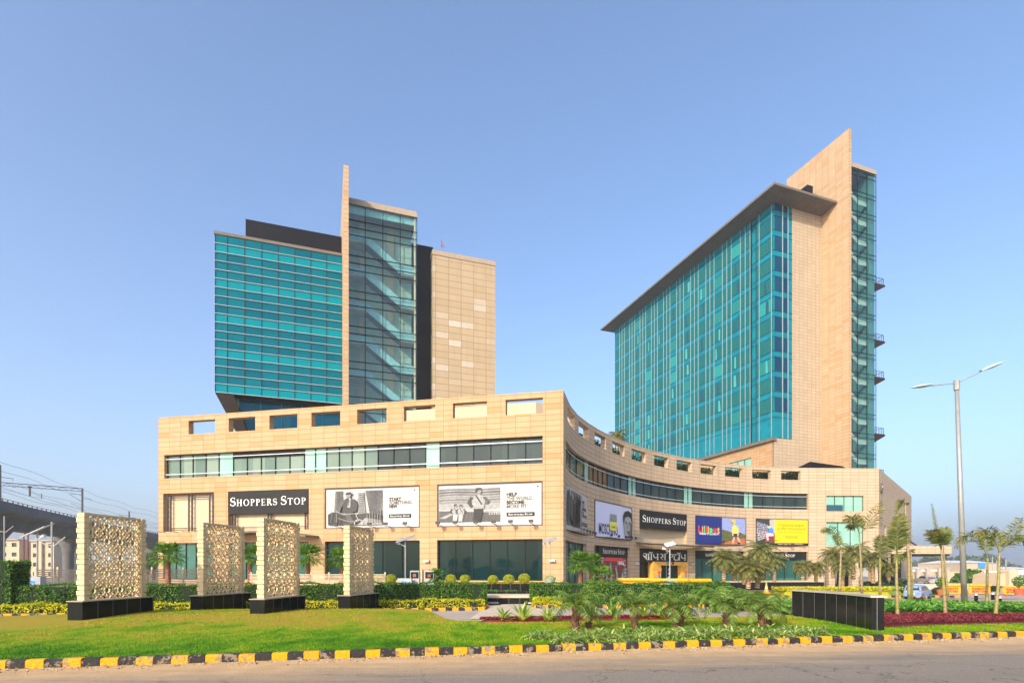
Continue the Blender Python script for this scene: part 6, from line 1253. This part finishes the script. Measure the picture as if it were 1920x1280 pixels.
# ================================================================ far right background
tag(grid_sheet('far_wall_ground', lambda a, b: (50+a*200, 120+b*60, -2.0), 2, 2, 'inner_asphalt', .02), kind='structure')
def shed(px0, px1, pyt, pyb, Y, D, mat, label, name='shed', cat='shed', roof=None):
    x0, x1 = X_(px0, Y), X_(px1, Y); z1, z0 = Z_(pyt, Y), Z_(pyb, Y)-3; r = empty(name, ((x0+x1)/2, Y, z0), 0, label, cat); m = MB(); m.box((0, D/2, (z1-z0)/2), (x1-x0, D, z1-z0)); m.build('wall', mat, r)
    if roof: m = MB(); h = z1-z0; m.idx([(-(x1-x0)/2-.3, -.4, h), ((x1-x0)/2+.3, -.4, h), ((x1-x0)/2+.3, D+.4, h), (-(x1-x0)/2-.3, D+.4, h), (-(x1-x0)/2-.3, D/2, h+roof), ((x1-x0)/2+.3, D/2, h+roof)], [(0, 1, 5, 4), (2, 3, 4, 5), (0, 4, 3), (1, 2, 5), (3, 2, 1, 0)]); m.build('roof', 'white_paint', r)
    return r
shed(1700, 1812, 1071, 1092, 150, .6, 'cream_wall', 'long cream boundary wall beyond the canopy', 'boundary_wall', 'wall')
shed(1812, 1925, 1070, 1092, 152, .6, 'white_wall', 'long white boundary wall at the right edge', 'boundary_wall', 'wall')
shed(1690, 1850, 1065.5, 1072, 230, 30, 'white_wall', 'low white industrial shed with a flat pitched roof behind the cream wall', roof=.9)
shed(1813, 1870, 1055, 1074, 215, 26, 'cream_wall', 'taller cream industrial shed with a blue shutter', roof=1.2)
m = MB(); m.box((X_(1841, 214.6), 214.5, Z_(1059, 214)), (2.6, .3, 1.9)); o = m.build('shutter', 'blue_sign'); o.parent = [q for q in COL.objects if q.name.startswith('shed') and 'taller' in q.get('label', '')][0]; o.location = -Vector(o.parent.location)
shed(1874, 1960, 1066.5, 1076, 220, 30, 'white_wall', 'white industrial shed at the right edge', roof=1.0)
for i, px in enumerate((1722, 1740, 1763, 1775)): Y = 148; r = empty('wall_pier', P(px, 1092, Y), 0, ('first', 'second', 'third', 'fourth')[i]+' concrete pier from the left along the cream wall', 'pier', 'piers of the cream wall'); m = MB(); m.box((0, 0, 1.6), (1.1, .5, 4.2)); m.build('shaft', 'concrete_pale', r); m = MB(); m.box((0, 0, 3.8), (1.5, .7, .3)); m.build('cap', 'concrete_pale', r)
Y = 66; r = empty('gate_post', P(1892, 1110, Y), 0, 'tall cream gate post with a rounded top right of the white car', 'gate post'); m = MB(); m.prism([(-.55, 0), (.55, 0), (.55, 2.45)]+[(.55*math.cos(math.pi*i/10), 2.45+.4*math.sin(math.pi*i/10)) for i in range(1, 10)]+[(-.55, 2.45)], -.6, .6, fn=lambda u, v, w_: (u, w_, v)); m.build('post', 'cream_wall', r); 
m = MB(); m.prism([(-2.2, .8), (-.56, .8), (-.56, 2.4), (-2.0, 2.1)], -.1, 3.5, fn=lambda u, v, w_: (u*.7, w_, v)); m.build('wing_wall', 'cream_wall', r)
Y = 100; r = empty('guard_cabin', P(1906, 1098, Y), 0, 'low white cabin at the right edge', 'cabin'); m = MB(); m.box((1.6, 1, .95), (4.5, 3, 2.2)); m.build('wall', 'white_wall', r); m = MB(); m.box((1.6, .9, 2.12), (5, 3.6, .15)); m.build('roof', 'white_paint', r)
def pole(px, pyt, pyb, Y, label, arm=True):
    p = P(px, pyb, Y); H = Z_(pyt, Y)-p.z; r = empty('light_pole', p, 0, label, 'pole', 'distant poles'); m = MB(); m.tube([(0, 0, -2), (0, 0, H)], .11*Y/200+.05, 6); m.build('shaft', 'galv', r)
    if arm: m = MB(); m.bar((-1.0, 0, H-.1), (1.0, 0, H-.1), .12); m.build('arm', 'galv', r)
pole(1723, 1057, 1066, 260, 'distant twin-arm pole seen under the canopy'); pole(1783, 1052, 1068, 200, 'thin distant pole left of the lamp post', False); pole(1861, 1042, 1072, 205, 'thin distant mast above the cream shed', False); pole(1869, 1050, 1072, 190, 'dark distant pole right of the cream shed', False); pole(1886, 1049, 1072, 180, 'dark distant pole left of the gate post', False)
# far tree masses (a wood that reads as one mass)
def wood(x0, x1, Y0, h, n, label, seed, size=2.0):
    m = MB(); r = random.Random(seed)
    cl = [(r.uniform(x0, x1), Y0+r.uniform(-20, 20), r.uniform(.5, 1)*h) for _ in range(int((x1-x0)/9))]
    for i in range(n):
        cx, cy, hh = cl[r.randrange(len(cl))]; v = Vector((r.gauss(0, 1), r.gauss(0, 1), r.gauss(0, 1))).normalized()*r.uniform(.5, 1); p = Vector((cx+v.x*9, cy+v.y*9, hh*.5+v.z*hh*.5-2)); s_ = size*r.uniform(.5, 1.2); nr = Vector((r.gauss(0, 1), -abs(r.gauss(0, 1)), r.gauss(0, 1))).normalized(); x = nr.orthogonal().normalized()*s_; y = nr.cross(x)*.6; m.face([p-x, p-y, p+x, p+y])
    tag(m.build('distant_wood', 'far_leaf'), label, 'trees', kind='stuff')
wood(200, 470, 430, 10, 9000, 'hazy line of distant trees beyond the sheds', 2); wood(-520, -180, 420, 7, 4000, 'hazy line of distant trees beyond the flats', 3)
wood(255, 300, 330, 13, 2500, 'nearer clump of hazy trees left of the cream shed', 5, 1.6)
# roof plants in and above the parapet openings
rp_ = pinnate('roof_palm', 31, 2.4, .18, 20, 2.0, .5, 20, 'trunk_date', 'frond_brown', up=(-.2, 1.2), droop=1.7, lw=.07)
Ya = 78; placeall(rp_, [(X_(1157, Ya), Ya, Z_(815, Ya)-2.4, 0, 1.0, 'roof palm rising above the curved parapet'), (X_(1128, 72), 72, 14.4, 1, .9, 'roof palm half hidden behind the curved parapet')], 'palm', 'palms on the roof terrace')
for i, (a, b) in enumerate(cp[2:]):
    s_ = (Cs(a)+Cs(b))/2; q = off(CV, s_, -2.0-.3*(i % 3), 15.4); hd = math.atan2(CV.at(s_)[3], CV.at(s_)[2]); r = empty('roof_shrub', q, hd, 'dark shrub behind the %s opening of the curved parapet counted from the corner' % ('third fourth fifth sixth seventh eighth ninth tenth eleventh'.split()[i]), 'shrub', 'shrubs behind the curved parapet'); m = MB(); rr = random.Random(i+90)
    leaves(m, rr, 1500, lambda z: ((z.uniform(-2.4, 3.0), z.uniform(-.7, .7), z.uniform(0, 1.0)**.7*2.1), (0, -1, .3)), .19); m.build('foliage', 'shrub_dark', r)
sd_ = pinnate('roof_palm', 33, .8, .14, 18, 2.4, .6, 18, 'trunk_date', 'shrub_dark', up=(.2, 1.0), droop=1.2, lw=.12)
placeall(sd_, [(X_(1672, 104), 106, 17.2, 0, .8, 'dark roof palm leaning over the side wall nearest the corner'), (X_(1686, 112), 115, 17.0, 1, .9, 'dark roof palm leaning over the middle of the side wall'), (X_(1697, 118), 122, 16.9, 2, .8, 'dark roof palm at the far end of the side wall')], 'palm', 'palms over the side wall')
# ================================================================ elevated railway on the left
VA = [(-70, 50), (-82, 72), (-94, 100), (-106, 132), (-116, 162), (-124, 192), (-132, 230), (-138, 290)]
vp = Poly(VA); vd = empty('railway_viaduct', (0, 0, 0), 0, 'grey concrete railway viaduct curving away on the left', 'viaduct'); dz = 12.9
prof = [(4.6, dz), (4.6, dz-1.5), (4.2, dz-1.9), (2.4, dz-2.3), (1.6, dz-4.1), (-1.6, dz-4.1), (-2.4, dz-2.3), (-4.2, dz-1.9), (-4.6, dz-1.5), (-4.6, dz), (-4.35, dz), (-4.35, dz-1.2), (4.35, dz-1.2), (4.35, dz)]
m = MB(); n = 44; k = len(prof); vs = []
for i in range(n+1): vs += [off(vp, vp.L*i/n, d, z) for d, z in prof]
m.idx(vs, [(i*k+j, i*k+(j+1) % k, (i+1)*k+(j+1) % k, (i+1)*k+j) for i in range(n) for j in range(k)]); m.build('girder', 'concrete', vd)
for j in range(2):
    m = MB(); sgn = (4.5, -4.5)[j]
    wall(m, vp, 0, vp.L, dz+.35, dz+.43, (), .08, sgn, 5); 
    for i in range(int(vp.L/2.0)): q = off(vp, i*2.0, sgn-.04, dz); m.bar(q, (q[0], q[1], dz+.4), .18, .1)
    m.build('parapet_rail', 'concrete', vd)
for q in [sx(vp, p_) for p_ in (-180, -9, 128, 222, 285)]:
    x, y, tx, ty = vp.at(q); m = MB(); g_ = terrain(x, y)-.5
    secs = [(g_, 1.1, 1.1), (5.0, 1.1, 1.1), (6.8, 1.5, 1.2), (8.8, 3.0, 1.3)]; vs = []
    for z, a, b in secs:
        for i in range(12): an = 2*math.pi*i/12; u, v = a*math.cos(an), b*math.sin(an); vs.append((x+ty*u+tx*v, y-tx*u+ty*v, z))
    m.idx(vs, [(s_*12+i, s_*12+(i+1) % 12, (s_+1)*12+(i+1) % 12, (s_+1)*12+i) for s_ in range(3) for i in range(12)]); m.build('pier', 'concrete', vd, smooth=True)
def mast(q, H, label, gantry=False):
    x, y, tx, ty = vp.at(q); b = off(vp, q, 4.1, dz-1.2); r = empty('catenary_mast', b, math.atan2(ty, tx), label, 'mast', 'railway catenary masts'); m = MB()
    m.bar((0, 0, 0), (0, 0, H), .3); m.build('post', 'steel_dark', r); m = MB(); m.bar((0, 0, H*.62), (0, 2.4, H*.82), .09); m.bar((0, 0, H*.82), (0, 2.6, H*.84), .07); m.bar((0, 0, H*.45), (0, 2.2, H*.58), .07); m.build('cantilever', 'steel_dark', r)
    m = MB(); m.bar((0, 0, H*.72), (1.4, -1.2, H*.72), .07); m.bar((1.4, -1.2, H*.72), (1.4, -1.2, H*.66), .05); m.build('bracket', 'steel_dark', r)
    if gantry:
        m = MB(); m.bar((0, 0, H-.1), (-3, 14, H+.2), .16); m.bar((0, 0, H-.75), (-3, 14, H-.45), .12)
        for i in range(12): a, b2 = i/12, (i+1)/12; m.bar((-3*a, 14*a, H-.1 if i % 2 else H-.75), (-3*b2, 14*b2, H-.75 if i % 2 else H-.1), .07)
        m.build('gantry_beam', 'steel_dark', r); m = MB(); m.bar((-2, 9, H-.4), (-2, 9, H-2.4), .28); m.bar((-2.6, 9, H-.4), (-1.4, 9, H-.4), .3); m.build('drop_post', 'steel_dark', r); m = MB(); m.bar((-2, 9, H-1.6), (-2.2, 6.4, H-2.6), .08); m.bar((-2.2, 6.8, H-1.8), (-2.2, 6.8, H-3.0), .1); m.build('insulator_arm', 'steel_dark', r)
def qpx(px): return sx(vp, px)
mast(qpx(114), 8.4, 'nearest railway mast, carrying a gantry beam to the left', True); mast(qpx(211), 6.2, 'railway mast above the left carved screen'); mast(qpx(287), 7.4, 'railway mast beside the left edge of the centre'); mast(qpx(-60), 7.2, 'railway mast just out of the left edge')
for i, (d, z0, z1) in enumerate(((3.6, 6.6, 6.9), (1.6, 5.2, 5.4), (-1.6, 5.2, 5.4), (0.2, 3.8, 4.0), (1.9, 3.9, 3.9), (4.1, 7.9, 8.0))):
    m = MB(); pts = []
    for k in range(60): q = 8+(vp.L-10)*k/59; sag = .45*math.cos(k*1.05); pts.append(off(vp, q, d, dz-1.2+z0+sag*.5))
    m.tube(pts, .028, 4, cap=False); tag(m.build('overhead_wire', 'steel_dark'), ('outer', 'near messenger', 'far messenger', 'middle', 'near contact', 'topmost')[i]+' overhead wire running above the viaduct', 'wire', 'overhead railway wires')
# flats behind
def flats(px0, px1, pyt, Y, label, seed, nw, nfl, mat='cream_wall'):
    x0, x1 = X_(px0, Y), X_(px1, Y); z1 = Z_(pyt, Y); W_ = x1-x0; r = empty('apartment_block', (x0, Y, -2.2), 0, label, 'building', 'pale blocks of flats behind the viaduct'); H = z1+2.2; m = MB(); fh_ = H/nfl; hs = []
    for j in range(nfl):
        for i in range(nw): c = W_*(i+.5)/nw; hs.append((c-W_/nw*.24, c+W_/nw*.24, fh_*j+fh_*.3, fh_*j+fh_*.72))
    wall(m, Line((0, 0), (W_, 0)), 0, W_, 0, H, hs, .4); m.build('wall', mat, r); m = MB(); m.box((W_/2, 6.2, H/2), (W_-.02, 11.6, H-.05)); m.build('block', mat, r)
    for h in hs: m = MB(); m.face([(h[0], .3, h[2]), (h[1], .3, h[2]), (h[1], .3, h[3]), (h[0], .3, h[3])]); m.build('window', 'slate_glass', r)
    m = MB(); m.box((W_/2, 5.5, H+.2), (W_+.4, 12.6, .4)); m.build('roof', 'concrete_pale', r)
    m = MB(); m.box((W_*.5, -.5, H*.5), (W_*.12, 1.0, H)); m.build('stair_bay', mat, r)
flats(-40, 36, 1012, 205, 'pale block of flats at the far left edge under the viaduct', 1, 4, 4); flats(58, 101, 1014, 200, 'cream block of flats between the solar lamp and the viaduct pier', 2, 3, 4); flats(252, 292, 1040, 260, 'low hazy block of flats beside the left edge of the centre', 3, 3, 2, 'white_wall')
for i, px in enumerate((44.5, 52.5)): Y = 120; r = empty('red_pipe', P(px, 1066, Y), 0, ('left', 'right')[i]+' one of two thin red vent pipes in front of the flats', 'pipe', 'red vent pipes'); m = MB(); m.tube([(0, 0, -1), (0, 0, 7.3), (.4, 0, 7.9), (1.2, 0, 7.8)], .14, 6); m.build('pipe', 'pipe_red', r)
for i, (px, Y, pyt) in enumerate(((97, 40, 978), (8, 60, 967))): p = P(px, 1095, Y); H = Z_(pyt, Y)-p.z; r = empty('road_lamp', p, 0, ('thin white pole with upswept arm behind the left solar lamp', 'road lamp arm entering at the left edge')[i], 'street lamp'); m = MB(); m.tube([(0, 0, -1), (0, 0, H)], .06 if i == 0 else .07, 6); m.build('pole', 'galv', r); m = MB(); m.tube([(-1.2, 0, H-1.2), (-.4, 0, H-1.7), (.2, 0, H-1.75), (1.0, 0, H-1.1)], .04, 5); m.build('arm', 'galv', r)
r = empty('round_tree', (X_(277, 150), 150, -2), 0, 'small round tree between the viaduct and the left edge of the centre', 'tree'); m = MB(); m.tube([(0, 0, 0), (0, 0, 3)], .2); m.build('trunk', 'trunk_brown', r); m = MB(); rr = random.Random(6); leaves(m, rr, 900, lambda q: ((lambda v: (Vector((0, 0, 5))+v*q.uniform(1.5, 3), v))(Vector((q.gauss(0, 1), q.gauss(0, 1), q.gauss(0, 1))).normalized())), .4); m.build('crown', 'hedge_leaf', r)
# ================================================================ haze
m = MB(); m.box((0, 1900, HAZE_TOP/2-5), (9000, 4200, HAZE_TOP)); hz = m.build('haze', 'plain_dummy' if False else 'white_paint')
hm = bpy.data.materials.new('haze_air'); hm.use_nodes = True; t = hm.node_tree; t.nodes.clear(); oo = t.nodes.new('ShaderNodeOutputMaterial'); pv = t.nodes.new('ShaderNodeVolumePrincipled'); pv.inputs['Color'].default_value = (1, .96, .95, 1); pv.inputs['Density'].default_value = HAZE; pv.inputs['Anisotropy'].default_value = .6
t.links.new(pv.outputs[0], oo.inputs['Volume']); hz.data.materials.clear(); hz.data.materials.append(hm); tag(hz, 'pale morning haze in the air', 'haze', kind='stuff')
